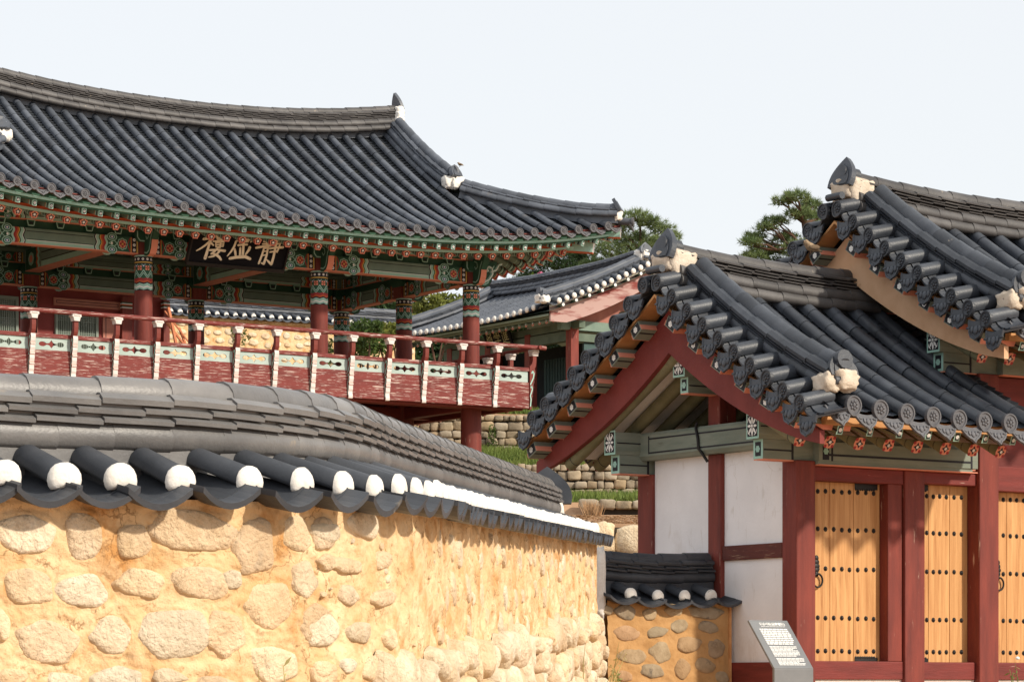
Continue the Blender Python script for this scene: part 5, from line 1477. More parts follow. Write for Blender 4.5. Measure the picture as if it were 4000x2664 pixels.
hr = MB(); hr.tube([(EX+.13, -EX-.22, 6.352), (EX+.13, WY+EX+.2, 6.352)], .036, 12); pav.part('hand_rail', hr, RED_V)
hr = MB(); hr.tube([(BX[3]-EX-.2, WY+EX+.13, 6.345), (EX+.2, WY+EX+.13, 6.35)], .042, 12); pav.part('hand_rail', hr, RED_WORN)

# ================================================================== name board of the pavilion
def on_plane(px, py, O, y, th=TH):
    """pixel -> (x, z) on the local plane y=const of a frame at O turned by TH"""
    r_ = (px-2000)/11600; bx = O.x - SU*y; by = O.y + CU*y
    x = (r_*by - bx)/(CU - r_*SU); return x, (2680-py)/11600*(by + x*SU)
YB = -.50
xl, zl = on_plane(731, 880+790/5.233, Op, YB); xr, zr_ = on_plane(1102, 880+935/5.233, Op, YB)
bw = xr - xl; bh = .70
nb = Thing('name_board', 'black hanging board with three large cream brushed characters under the pavilion eaves', 'sign', (Op.x + CU*(xl+bw/2) - SU*YB, Op.y + SU*(xl+bw/2) + CU*YB), TH, zb=(zl+zr_)/2)
# board leans forward at the top: own frame, origin at bottom middle
lean = R(28)
Mb = Matrix.Translation((0, 0, (zl+zr_)/2)) @ Matrix.Rotation(lean, 4, 'X')
mb = MB(); mb.box(-bw/2, bw/2, 0, .05, 0.03, bh, 0, Mb)
nb.part('panel', mb, BOARDB, bevel=.004)
mb = MB(); mb.box(-bw/2-.02, bw/2+.02, -.035, .06, -.02, .045, 0, Mb); mb.box(-bw/2-.02, bw/2+.02, -.03, .06, bh, bh+.05, 0, Mb); mb.box(-bw/2-.03, -bw/2, -.03, .06, .0, bh, 0, Mb); mb.box(bw/2, bw/2+.03, -.03, .06, 0, bh, 0, Mb)
nb.part('frame', mb, pmat('dark_brown_frame', (.014,.012,.012), (.022,.018,.016), rough=.6, spec=.2))
def brush_map(u, v):
    """zoom pixel (region 700,880 x5.233) -> board coordinates"""
    # affine from three corners
    x0, y0 = 185, 745; ex = (2085-185, 905-745); ey = (265-185, 110-745)
    det = ex[0]*ey[1] - ex[1]*ey[0]; du, dv = u-x0, v-y0
    a = (du*ey[1] - dv*ey[0])/det; b = (ex[0]*dv - ex[1]*du)/det
    return (-bw/2 + a*bw, .03 + b*(bh-.03))
ST = [  # 樓
 ([(450,345),(550,335),(650,312)],[44,34,40]), ([(620,205),(598,330),(560,470),(535,600),(520,680)],[44,36,42,48,56]), ([(570,385),(500,450),(420,505),(335,550)],[40,36,30,20]), ([(590,405),(650,455)],[30,28]),
 ([(690,275),(720,350)],[34,28]), ([(700,292),(800,278),(910,278),(880,345)],[28,26,36,26]), ([(715,325),(880,318)],[22,22]), ([(725,352),(870,345)],[20,20]), ([(640,385),(780,378),(935,372)],[28,28,36]),
 ([(690,405),(705,485)],[26,24]), ([(700,410),(850,395),(840,475)],[24,28,26]), ([(705,448),(845,435)],[22,22]), ([(710,485),(845,470)],[20,22]), ([(795,275),(785,400),(780,500)],[28,26,30]),
 ([(750,495),(690,560),(630,605)],[34,34,36]), ([(640,600),(730,625),(790,665),(830,710)],[30,40,42,34]), ([(590,540),(740,535),(885,555)],[34,32,44]), ([(800,545),(740,610),(680,650),(590,665)],[34,36,32,24]),
 # 虚
 ([(1245,290),(1245,350)],[40,34]), ([(1195,320),(1290,300),(1340,300)],[24,28,30]), ([(1110,375),(1260,365),(1440,348)],[30,30,40]), ([(1440,350),(1375,400)],[36,22]), ([(1085,385),(1060,480),(1010,570),(950,645)],[34,38,32,22]),
 ([(1155,402),(1325,392)],[24,28]), ([(1140,455),(1230,445),(1310,445)],[38,30,32]), ([(1235,380),(1245,520),(1250,640)],[40,40,44]), ([(1185,505),(1190,570),(1195,640)],[36,34,36]), ([(1075,525),(1095,580),(1110,635)],[38,38,36]), ([(1370,500),(1360,540),(1310,615)],[52,46,34]), ([(1005,690),(1130,670),(1300,660),(1405,700)],[46,48,52,44]),
 # 靜
 ([(1635,390),(1765,398)],[30,28]), ([(1620,435),(1775,435)],[28,28]), ([(1500,500),(1640,480),(1780,468)],[40,36,34]), ([(1700,378),(1705,490)],[38,36]),
 ([(1655,515),(1635,620),(1590,780)],[32,36,36]), ([(1650,512),(1745,505)],[26,26]), ([(1735,505),(1725,640),(1690,785)],[32,36,44]), ([(1655,568),(1730,560)],[20,20]), ([(1645,640),(1720,628)],[20,20]), ([(1690,790),(1640,775)],[40,24]),
 ([(1880,305),(1945,350)],[44,34]), ([(1900,330),(1850,380),(1790,430)],[30,28,22]), ([(1840,418),(1900,400),(1930,360)],[24,24,28]), ([(1785,445),(1940,430)],[24,28]), ([(1770,515),(1900,500),(2030,495)],[32,34,42]), ([(1785,578),(1930,560)],[28,28]), ([(1965,430),(1950,500),(1925,580)],[30,30,28]), ([(1890,385),(1880,520),(1865,680),(1842,795)],[38,40,42,44]), ([(1838,800),(1790,760),(1735,715)],[38,34,22])]
sc0 = bw/1900; CREAM = pmat('cream_lettering', (.74,.65,.48), (.80,.72,.56), rough=.7, scale=8, bump=.1)
for (i0, i1) in ((0, 17), (17, 28), (28, 99)):
    cb = MB(); D = Decal(cb, lambda a, b, o: Mb @ Vector((a, -.004-o, b)), .0004)
    for li, (pts, ws) in enumerate(ST[i0:i1]): D.brush([brush_map(*q) for q in pts], [q*sc0*1.14 for q in ws], 0, 1 + li*.5)
    nb.part('brushed_character', cb, CREAM)
# ================================================================== dormitory hall behind the pavilion's right end (gable towards us)
rng = random.Random(44)
Ap = Vector((3.56, 75.79))
TH2 = TH + R(90)
dorm = Thing('hall', 'hall with faded red gable boards and white ended blue grey tiles right of the pavilion', 'hall', (Ap.x, Ap.y), TH2, zb=6.4)
dsag = lambda x: .16*max(0, (3.2-x)/3.2)**2 + .10*max(0, (x-4.6)/3)**2
HD = 3.2; DE, DR = 9.36, 10.62
TILE_D = pmat('blue_grey_tile', (.075,.085,.105), (.105,.115,.135), rough=.5, scale=3, bump=.1, isl=.15)
gable_roof(dorm, 0., 7.7, 0., HD, DE, DR, .30, .075, rng, TILE_D, TILE_END, sag=dsag, plain_ends=True, hi=False, lime=LIME, horn_h=.30, rake_len=.36, dr_x=.42, right_rake=True, horn_right=True)
und = MB(); n = 8
for sd in (-1, 1):
    va = []
    for i in range(n+1):
        d = (HD-.1)*i/n; z = roof_z(d, HD, DE, DR) - .07; va += [(.08, sd*d, z+.05), (7.6, sd*d, z)]
    und.add(va, [(2*i, 2*i+1, 2*i+3, 2*i+2) for i in range(n)], 0)
dorm.part('eave_boarding', und, MIDGREEN)
bb = MB(); FRED = pmat('faded_red_board', (.21,.048,.04), (.42,.28,.255), rough=.75, scale=1.8, st=(1,.6,2.6), bump=.15, lo=.40, hi=.54)
for sd in (-1, 1):
    lo = []; up = []
    for i in range(13):
        d = 2.95*i/12; zu = roof_z(d, HD, DE, DR) - .06 + .12; zl = zu - .50 - .05*math.sin(math.pi*i/12) + (.14 if i > 10 else 0)*(i-10)/2
        lo.append((sd*d, zl)); up.append((sd*d, zu))
    V = [(xx, y, z) for xx in (.24, .30) for y, z in lo] + [(xx, y, z) for xx in (.24, .30) for y, z in up]; L = 13; fs = []
    for i in range(L-1): fs += [(i, i+1, 2*L+i+1, 2*L+i), (L+i, 3*L+i, 3*L+i+1, L+i+1), (i, L+i, L+i+1, i+1)]
    fs.append((L-1, 2*L-1, 4*L-1, 3*L-1)); bb.add(V, fs, 0)
dorm.part('bargeboard', bb, FRED)
st_ = MB()
for sd in (-1, 1):
    for i in range(12):
        d0 = 3.0*i/12; d1 = 3.0*(i+1)/12
        st_.bar((.14, sd*d0, roof_z(d0, HD, DE, DR)+.085), (.14, sd*d1, roof_z(d1, HD, DE, DR)+.085), .16, .045, 0)
dorm.part('rake_strip', st_, [pmat('pale_eave_strip', (.42,.42,.34), (.5,.5,.42), rough=.8)])
lk = MB(); lk.box(-.12, .2, -.05, .05, -.05, .05, 0); D = Decal(lk, lambda a, b, o: Vector((-.121-o, a, b))); D.rect(-.05,.05,-.05,.05, 1, 0); D.flower(0, 0, .045, 6, 2, 1); lme = lk.mesh('lookout', [MIDGREEN, BLACKP, WHITEP])
for sd in (-1, 1):
    for k in range(7):
        d = .3 + .40*k; dorm.place('lookout', lme, Matrix.Translation((.16, sd*d, roof_z(d, HD, DE, DR) + .03)))
# rafters on the courtyard side
ra = MB(); ra.tube([(0,0,0), (0,-2.2,.85)], .06, 8, 0); D = Decal(ra, lambda a, b, o: Vector((a, .001+o, b))); D.disc(0,0,.06,1,0,12); D.star(0,0,.05,4,.025,2,1); D.flower(0,0,.02,6,3,2); rme = ra.mesh('rafter', [MIDGREEN, PINKP, BLACKP, WHITEP])
for k in range(23): dorm.place('rafter', rme, Matrix.Translation((.45 + .31*k, 2.72, 9.20)))
ev = MB(); ev.box(.3, 7.5, 2.92, 3.0, 9.28, 9.33, 0); ev.box(.3, 7.5, 2.70, 2.76, 9.265, 9.305, 0); dorm.part('eave_board', ev, [pmat('sage_eave_board', (.22,.30,.24), (.26,.34,.28), rough=.8)])
def dbox(name, x0, x1, y0, y1, z0, z1, m, bevel=.0):
    mb = MB(); mb.box(x0, x1, y0, y1, z0, z1); return dorm.part(name, mb, m, bevel=bevel)
DG2 = pmat('dark_sage_beam', (.085,.12,.09), (.13,.17,.13), rough=.8, scale=3, bump=.15)
YF = 1.80; XF = .95
DRK = pmat('dark_recess_wall', (.012,.016,.017), (.02,.026,.027), rough=.8)  # near-black wall colour stands in for the shade of the porch recess
TEAL = pmat('teal_door', (.045,.085,.085), (.06,.105,.10), rough=.75, bump=.1)
for (x, y) in ((XF, YF), (XF, .25), (XF, -1.3), (XF+1.9, YF), (XF+3.8, YF), (XF+5.7, YF), (XF, -2.0), (XF+5.7, .25)):
    dbox('post', x-.12, x+.12, y-.12, y+.12, 6.9, 9.12, RED_V, .01)
dbox('beam', XF-.10, XF+6.0, YF-.10, YF+.10, 8.80, 9.05, DG2); dbox('beam', XF-.45, XF+6.0, YF-.09, YF+.09, 9.08, 9.26, DG2)
dbox('beam', XF-.09, XF+.09, -2.1, YF+.4, 9.06, 9.30, MIDGREEN); dbox('beam', XF-.10, XF+.10, -2.1, YF-.13, 8.78, 8.98, DG2)
dbox('beam', XF-.5, XF+.3, .17, .33, 9.32, 9.62, MIDGREEN)
pl_ = MB(); pl_.box(XF-.02, XF+.05, .37, 1.68, 6.95, 7.7); dorm.part('wall_panel', pl_, RED_V)
pl_ = MB(); pl_.box(XF-.02, XF+.05, .6, 1.45, 7.7, 8.75); dorm.part('door', pl_, TEAL)
pl_ = MB(); pl_.box(XF-.02, XF+.05, -2., .13, 6.95, 9.1); dorm.part('wall_panel', pl_, RED_V)
gp = MB(); gp.add([(XF+.0, -2.4, 9.3), (XF+.0, 2.4, 9.3), (XF+.0, 0, 10.5)], [(0,1,2)]); dorm.part('gable_panel', gp, [pmat('salmon_gable_panel', (.33,.13,.10), (.40,.17,.13), rough=.8)])
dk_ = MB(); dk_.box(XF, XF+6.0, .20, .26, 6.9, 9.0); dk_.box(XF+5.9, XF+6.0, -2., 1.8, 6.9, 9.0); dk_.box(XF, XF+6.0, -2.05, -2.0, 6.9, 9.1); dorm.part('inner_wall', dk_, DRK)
for k in range(2):
    d_ = MB(); d_.box(XF+.25+1.9*k, XF+1.6+1.9*k, .262, .30, 7.2, 8.7)
    for q in range(10): d_.box(XF+.3+1.9*k + .13*q, XF+.33+1.9*k+.13*q, .30, .32, 7.2, 8.7)
    dorm.part('door', d_, TEAL)
fl_ = MB(); fl_.box(XF-.4, XF+6.4, -2.4, YF+.5, 6.4, 6.9); dorm.part('plinth', fl_, STONE2)
rs = MB(); rs.box(XF, XF+5.8, .3, YF-.1, 6.905, 7.0); dorm.part('porch_floor', rs, RED_H)
# its small name board
xb = 3.95; yb = 2.05
wp_ = Ap + Vg*xb - Ug*yb
nb2 = Thing('name_board', 'small dark board with three ochre characters under the eaves of the right hand hall', 'sign', (wp_.x, wp_.y), TH2 + R(180), zb=8.92)
Mb2 = Matrix.Translation((0, 0, 8.92)) @ Matrix.Rotation(R(18), 4, 'X')
mb = MB(); mb.box(-.62, .62, 0, .04, 0, .46, 0, Mb2); nb2.part('panel', mb, BOARDB)
OCH = pmat('ochre_lettering', (.33,.31,.15), (.4,.37,.2), rough=.7)
cm = MB(); D = Decal(cm, lambda a, b, o: Mb2 @ Vector((a, -.004-o, b)), .0006)
# 齋 學 進, left to right on the board
C1 = [([(0,.98),(0,.86)],.09), ([(-.35,.84),(.35,.84)],.08), ([(-.3,.74),(0,.6),(.3,.5)],.08), ([(.3,.76),(.02,.6),(-.3,.5)],.08), ([(-.32,.6),(-.36,.3),(-.4,.05)],.08), ([(.32,.6),(.34,.05)],.08), ([(-.25,.42),(.25,.42)],.06), ([(-.25,.3),(.25,.3)],.06), ([(-.1,.3),(-.1,.05)],.07), ([(.1,.3),(.1,.05)],.07)]
C2 = [([(-.12,.98),(.1,.85)],.07), ([(.12,.98),(-.1,.85)],.07), ([(-.12,.83),(.1,.70)],.07), ([(.12,.83),(-.1,.70)],.07), ([(-.32,.95),(-.3,.66)],.08), ([(.32,.95),(.3,.66)],.08), ([(-.42,.62),(.42,.62),(.38,.5)],.08), ([(-.42,.62),(-.42,.5)],.08), ([(-.25,.5),(.22,.5),(.05,.38)],.07), ([(.05,.38),(.05,.05),(-.1,.1)],.09), ([(-.42,.28),(.42,.28)],.08)]
C3 = [([(-.4,.85),(-.3,.75)],.09), ([(-.42,.6),(-.28,.6),(-.36,.35),(-.28,.2)],.07), ([(-.45,.08),(-.2,.16),(.1,.06),(.45,.04)],.10), ([(.0,.95),(-.15,.7)],.08), ([(-.08,.75),(-.08,.25)],.08), ([(.15,.95),(.22,.82)],.07), ([(-.08,.75),(.4,.75)],.07), ([(-.08,.6),(.36,.6)],.06), ([(-.08,.45),(.36,.45)],.06), ([(-.08,.28),(.42,.28)],.07), ([(.18,.75),(.18,.28)],.07)]
for i, C in enumerate((C1, C2, C3)):
    cx = (i-1)*.37; cm = MB(); D = Decal(cm, lambda a, b, o: Mb2 @ Vector((a, -.004-o, b)), .0006)
    for k, (pts, wv) in enumerate(C): D.brush([(cx + a*.34, .04 + b*.38) for a, b in pts], [wv*.36]*len(pts), 0, 1 + k*.4)
    nb2.part('brushed_character', cm, OCH)


# ================================================================== hall behind the pavilion on the left, seen between the columns
YH = 12.0
hall = Thing('hall', 'red and salmon timber hall with lattice doors seen through the pavilion behind its left columns', 'hall', (Op.x + CU*-6 - SU*YH, Op.y + SU*-6 + CU*YH), TH, zb=6.3)
hall.M = Matrix.Translation((6., -YH, -6.3))
def hx(z): return on_plane(z*.2972, 1200, Op, YH)[0]
def hz_(zx, zy): return on_plane(zx*.2972, 1130 + zy*.2972, Op, YH)[1]
zt = hz_(1000, 60); zb_ = 6.7
SAL = pmat('salmon_beam', (.42,.17,.125), (.50,.22,.165), rough=.8, scale=3, bump=.1)
REDW = pmat('brick_red_wall', (.21,.04,.035), (.26,.055,.05), rough=.8, scale=2, bump=.1)
SAGE = pmat('sage_lattice', (.20,.24,.20), (.25,.29,.25), rough=.8)
PAPER = pmat('grey_door_paper', (.10,.10,.085), (.13,.13,.11), rough=.9)
mb = MB(); mb.box(hx(-1500), hx(2190), YH, YH+4, 6.5, zt + .25); hall.part('wall', mb, REDW)
for (a, b) in ((300, 430), (1570, 1700), (2115, 2195), (-1000, -880)):
    mb = MB(); x0, x1 = hx(a), hx(b); mb.box(x0, x1, YH-.14, YH+.1, 6.5, zt, 0); 
    zc_ = hz_(a, 165 if a < 1000 else 255)
    for k, m in enumerate((1, 2, 3, 1, 2)): 
        mb.box(x0-.004, x1+.004, YH-.146, YH+.1, zc_ + .028*k, zc_ + .028*(k+1) - .003, m)
    hall.part('pillar', mb, [RED_V, WHITEP, DKGREEN, ORANGEP], bevel=.004)
bx0, bx1 = hx(700), hx(1568); z0, z1 = hz_(1100, 240), hz_(1100, 140)
mb = MB(); mb.box(bx0, bx1, YH-.05, YH, z0, z1, 0); q = .05
for (a, b, c, d) in ((bx0+q, bx1-q, z0+q, z0+q+.012), (bx0+q, bx1-q, z1-q-.012, z1-q), (bx0+q, bx0+q+.012, z0+q+.012, z1-q-.012), (bx1-q-.012, bx1-q, z0+q+.012, z1-q-.012)): mb.box(a, b, YH-.053, YH-.05, c, d, 1)
hall.part('upper_beam', mb, [SAL, BLACKP])
for (a, b, ztp) in ((1345, 1560, hz_(1450, 330)), (432, 488, hz_(450, 255)), (2205, 2230, 8.0)):
    if a > 2000: continue
    mb = MB(); x0, x1 = hx(a), hx(b); mb.box(x0, x1, YH-.04, YH, 6.7, ztp, 0)
    mb.box(x0+.06, x0+.075, YH-.043, YH-.04, 6.8, ztp-.08, 1); mb.box(x0+.06, max(x0+.08, x1-.06), YH-.0435, YH-.04, ztp-.092, ztp-.08, 1); mb.box(x1-.075, x1-.06, YH-.043, YH-.04, 6.8, ztp-.08, 1)
    hall.part('side_panel', mb, [SAL, BLACKP])
def lattice(a, b, ztop):
    x0, x1 = hx(a), hx(b); mb = MB(); zb0 = 6.85
    mb.box(x0, x0+.06, YH-.07, YH, zb0, ztop, 0); mb.box(x1-.06, x1, YH-.07, YH, zb0, ztop, 0); mb.box(x0+.06, x1-.06, YH-.068, YH, ztop-.07, ztop, 0); mb.box(x0+.06, x1-.06, YH-.068, YH, zb0, zb0+.07, 0)
    mb.box(x0+.06, x1-.06, YH-.01, YH-.005, zb0+.07, ztop-.07, 1)
    n = int((x1-x0-.12)/.042)
    for k in range(1, n): xx = x0+.06+(x1-x0-.12)*k/n; mb.box(xx-.009, xx+.009, YH-.05, YH-.012, zb0+.07, ztop-.07, 0)
    for base in (ztop-.07-.16, ztop-.62):
        for k in range(4): mb.box(x0+.06, x1-.06, YH-.046, YH-.014, base+.045*k, base+.045*k+.016, 0)
    hall.part('lattice_door', mb, [SAGE, PAPER])
lattice(715, 995, hz_(850, 275)); lattice(1000, 1278, hz_(1130, 300)); lattice(-60, 228, hz_(100, 92)); lattice(-360, -65, hz_(-200, 70))
mb = MB()
for sd in (-1, 1):
    mb.add([(hx(-1700), YH+2+sd*3.3, zt+.1), (hx(2400), YH+2+sd*3.3, zt+.1), (hx(2400), YH+2, zt+1.5), (hx(-1700), YH+2, zt+1.5), (hx(-1700), YH+2+sd*3.3, zt+.25), (hx(2400), YH+2+sd*3.3, zt+.25), (hx(2400), YH+2, zt+1.65), (hx(-1700), YH+2, zt+1.65)], [(0,1,2,3),(4,7,6,5),(0,4,5,1),(1,5,6,2),(3,7,4,0)])
    for k in range(40):
        x = hx(-1650) + k*.3
        if x < hx(2380): mb.tube([(x, YH+2+sd*3.3, zt+.28), (x, YH+2+sd*.1, zt+1.64)], .07, 6)
hall.part('roof', mb, TILE)
sb_ = MB(); sb_.box(hx(-1700), hx(1900), YH-1.1, YH-.15, 6.3, 6.75)
hall.part('stone_base', sb_, STONE2)

def block_stones(mb, p0, p1, z0f, z1f, hcell, depth, rng, thick=.35, wr=(.8,1.7), pw=.36):
    """courses of rough blocks between two plan points; z0f/z1f give the bottom and top along the wall"""
    d = Vector((p1[0]-p0[0], p1[1]-p0[1], 0)); L = d.length; d.normalize(); nrm = Vector((d.y, -d.x, 0))
    zlo = min(z0f(0), z0f(1)); zhi = max(z1f(0), z1f(1)); z = zlo; r = 0
    while z < zhi - .04:
        h = hcell*rng.uniform(.8, 1.3)
        if z + h > zhi - hcell*.35: h = zhi - z
        s = -rng.random()*hcell
        while s < L:
            w = h*rng.uniform(*wr); t = (s + w/2)/L
            hh = h*rng.uniform(.80, 1.04)
            if z0f(min(1,max(0,t))) - h*.6 < z + h/2 < z1f(min(1,max(0,t))) + h*.2:
                c = Vector((p0[0], p0[1], 0)) + d*(s + w/2); c.z = z + hh/2
                M = Matrix((d, -nrm, Vector((0,0,1)))).transposed().to_4x4(); M.translation = c + nrm*rng.uniform(-.03, .04)
                rot = Matrix.Rotation(rng.uniform(-.08, .08), 4, 'Y')
                mb.ball((0,0,0), w/2*1.03, thick/2, hh/2*1.04, 16, 10, 0, amp=.22, fr=2.4, seed=rng.random()*99, M=M @ rot, power=pw)
            s += w*1.0
        z += h
# steps beside the hall and the retaining walls of the terraces
rng = random.Random(51)
mb = MB()
for k in range(5):
    a = on_plane(560 - 8*k, 1200, Op, YH-1.2-.34*k)[0]
    for q in range(4):
        x = a + .4*q
        mb.ball((x, YH-1.2-.34*k, 7.05-.20*k), .24, .24, .12, 12, 8, 0, amp=.15, seed=k*5+q, power=.5)
so_ = Thing('stone_steps', 'rough stone steps beside the red hall behind the pavilion', 'steps', (Op.x + CU*-1 - SU*(YH-2), Op.y + SU*-1 + CU*(YH-2)), TH, zb=6.1); so_.M = Matrix.Translation((1., -(YH-2), -6.1))
so_.part('step_blocks', mb, STONE2)
def retaining(label, p0, p1, z0, z1, hcell, seed, wr=(.8,1.7), core=True, mat=None, pw=.44):
    mb = MB(); r2 = random.Random(seed); f = lambda v: (v if callable(v) else (lambda t: v))
    z0f, z1f = f(z0), f(z1)
    block_stones(mb, p0, p1, lambda t: CAMZ + z0f(t), lambda t: CAMZ + z1f(t), hcell, 0, r2, thick=hcell*1.1, wr=wr, pw=pw)
    if core:
        d = Vector((p1[0]-p0[0], p1[1]-p0[1], 0)).normalized(); n_ = Vector((-d.y, d.x, 0))
        a = Vector((p0[0], p0[1], 0)) + n_*.05; b = Vector((p1[0], p1[1], 0)) + n_*.05
        mb.add([(a.x, a.y, CAMZ+z0f(0)-.3), (b.x, b.y, CAMZ+z0f(1)-.3), (b.x, b.y, CAMZ+z1f(1)-.06), (a.x, a.y, CAMZ+z1f(0)-.06)], [(0,1,2,3)], 1)
    o = single('retaining_wall', mb, [mat or STONE2, pmat('wall_joint_earth', (.05,.04,.03), (.08,.06,.045), rough=1., scale=5)], label, 'stone wall', loc=(p0[0], p0[1], CAMZ + z0f(0)))
    return o
def at_px(px, D): return ((px-2000)/11600*D, D)
def zpx(py, D): return (2680-py)/11600*D
retaining('upper terrace retaining wall of weathered blocks with grass on top, behind the red corner post of the pavilion', at_px(1100, 66.5), at_px(2900, 66.5), zpx(1765, 66), zpx(1612, 66), .19, 3, wr=(.9, 1.9))
retaining('middle terrace wall of pale squarish blocks seen below the left gable eaves of the gate', at_px(1800, 54), at_px(3200, 54), zpx(1945, 54), zpx(1812, 54), .18, 4, wr=(.8, 1.6))
retaining('low single course stone edging above the bare brown slope', at_px(2290, 46.8), at_px(3300, 46.8), zpx(1992, 47), zpx(1955, 47), .16, 5, wr=(1.2, 2.4))
retaining('stack of big rounded sunlit boulders behind the junction of the mud walls', at_px(2310, 37.5), at_px(3700, 37.5), zpx(2260, 37.5), zpx(2040, 37.5), .30, 8, wr=(.9, 1.5), mat=STONE, pw=.62)
# ================================================================== rear mud wall with coping, far behind the pavilion
rng = random.Random(61)
YR = 30.
xa, za = on_plane(620, 1232, Op, YR); xb_, zb2 = on_plane(1290, 1273, Op, YR)
xc, _ = on_plane(1600, 1270, Op, YR)
def pl3(x, y, z): p = Op + Ug*x + Vg*y; return Vector((p.x, p.y, CAMZ + z))
zz = (za + zb2)/2
RW = Path([pl3(xa - 6 + (xc - xa + 6)*i/24, YR, za + (zb2-za)*((xa - 6 + (xc-xa+6)*i/24) - xa)/(xb_-xa)) for i in range(25)])
rw = Thing('mud_wall', 'distant ochre mud and stone wall with tiled coping seen between the pavilion columns', 'wall', RW.p[0] - Vector((0,0,1.8)), frame='world')
_, core3 = coping(rw, RW, .30, 1.0, rng, TILE, LIME, hi=False, back=False, one=[1])
rw.part('wall_core', core3, MUD)
fb = mud_face(RW, .30, 0, RW.L, CAMZ + min(za, zb2) - 1.7, .12, .10, 3., amp=.02); rw.part('mud_body', fb, MUD)
st = MB(); s = .2
while s < RW.L - .2:
    z = RW.at(s)[0].z - .2
    while z > CAMZ + za - 1.6:
        hh = rng.uniform(.07, .12); stone_patch(st, RW, s + rng.uniform(-.1, .1), z, rng.uniform(.1, .2), hh, .30, rng, rise=.04, nphi=12, nr=6); z -= hh*2 + .05
    s += .38
rw.part('fieldstones', st, STONE)
# timber props leaning beside the hall
pp = [((1262,1010),(1410,1275),.045), ((1278,1100),(1360,1275),.07), ((1290,985),(1292,1235),.09), ((1372,1140),(1372,1275),.07)]
for i, ((ax, ay), (bx_, by_), wd) in enumerate(pp):
    y_ = YH - 1.5
    xa_, za_ = on_plane(ax*.51, 700+ay*.51, Op, y_); xb3, zb3 = on_plane(bx_*.51, 700+by_*.51, Op, y_)
    mb = MB(); A_ = pl3(xa_, y_, za_); B_2 = pl3(xb3, y_ - .3, zb3); B_2 = B_2 + (B_2 - A_)*.35
    mb.bar(A_, B_2, wd*.6, wd*.6, 0, up=Vg.to_3d())
    o = single('timber_prop', mb, pmat('orange_timber', (.42,.13,.06), (.5,.19,.09), rough=.8, scale=3), ['thin long orange pole leaning to the right beside the red hall','thicker orange timber leaning right beside the red hall','upright orange timber post at the red hall corner','short upright orange post right of the leaning timbers'][i], 'timber', loc=B_2)
# ================================================================== ground
def gh(X, Y):
    K = [(-60,-.4),(6,0.),(12,.55),(28,1.15),(37.6,1.5),(37.8,3.66),(46.85,4.30),(47.0,4.50),(54.1,5.0),(54.3,5.62),(66.6,6.85),(66.8,7.72),(72,8.0),(80,8.6),(96,10.6),(140,13.5),(400,15),(2500,0)]
    for (a, ha), (b, hb) in zip(K[:-1], K[1:]):
        if Y <= b:
            t = max(0, (Y-a)/(b-a)); z = ha + (hb-ha)*t; break
    else: z = 0
    return z
mb = MB()
ys = [-60,-30,-10,0,6,9,12,16,20,24,28,32,36,37.6,37.8,39,41,43,45,46.85,47.0,49,51,54.1,54.3,56,58,60,62,64,66.6,66.8,68,70,72,75,78,81,84,88,92,96,105,115,125,140,180,250,400,900,2500]
xsg = [-1500,-600,-250,-120,-70,-45,-30,-22,-16,-12,-9,-7,-5,-4,-3,-2,-1,0,1,2,3,4,5,6,7,9,12,16,22,30,45,70,120,250,600,1500]
vs = [(x, y, gh(x, y) + (.06*noise.noise(Vector((x*.6, y*.6, 0))) if 6 < y < 130 else 0)) for y in ys for x in xsg]
m = len(xsg)
mb.add(vs, [(j*m+i, j*m+i+1, (j+1)*m+i+1, (j+1)*m+i) for j in range(len(ys)-1) for i in range(m-1)], 0, False)
EARTH = pmat('brown_earth', (.34,.20,.115), (.46,.30,.19), rough=1., scale=.9, bump=.8, bs=6, wear=((.10,.13,.035), .56, .66, .35, (1,1,1)), wear2=((.24,.13,.07), .55, .7, 7, (1,1,1)))
single('ground', mb, EARTH, kind='structure')

# ================================================================== plants
LEAF = pmat('leaf_green', (.045,.085,.018), (.085,.13,.03), rough=.6, scale=1.2, bump=0, isl=.45, trans=.35)
LEAFY = pmat('leaf_yellow_green', (.13,.155,.03), (.19,.20,.045), rough=.6, scale=1.2, bump=0, isl=.4, trans=.35)
LEAFD = pmat('leaf_dark_green', (.022,.052,.018), (.045,.082,.026), rough=.6, scale=1., bump=0, isl=.45, trans=.3)
NEED = pmat('pine_needles', (.11,.17,.062), (.22,.275,.115), rough=.6, scale=.9, bump=0, isl=.4, trans=.4)
BARK = pmat('pine_bark', (.13,.065,.04), (.075,.05,.038), rough=.95, scale=5, bump=.6)
GRASS = pmat('grass_blades', (.10,.16,.03), (.20,.25,.06), rough=.7, scale=.7, bump=0, isl=.4, trans=.35)
DRYG = pmat('dry_grass', (.34,.20,.10), (.46,.30,.17), rough=.9, scale=2, bump=0, isl=.4, trans=.2)
PINKF = pmat('pink_blossom', (.70,.10,.26), (.75,.18,.34), rough=.7, bump=0, isl=.2, trans=.3)
def rdir(r):
    while True:
        v = Vector((r.uniform(-1,1), r.uniform(-1,1), r.uniform(-1,1)))
        if .05 < v.length < 1: return v.normalized()
def leaf_clump(mb, c, rx, ry, rz, n, size, r, m=0):
    for _ in range(n):
        d = rdir(r); q = r.random()**.38
        p = Vector(c) + Vector((d.x*rx*q, d.y*ry*q, d.z*rz*q)); a = rdir(r); b = a.cross(rdir(r)).normalized(); s = size*r.uniform(.6, 1.25)
        mb.add([p - a*s, p + b*s*.42, p + a*s, p - b*s*.42], [(0,1,2,3)], m)
def tuft(mb, p, up, ln, n, r, m=0, wd=.018):
    for _ in range(n):
        d = (up*.8 + rdir(r)).normalized(); s = d.cross(rdir(r)).normalized()*wd; L = ln*r.uniform(.7, 1.15)
        mb.add([p - s, p + s, p + d*L], [(0,1,2)], m)
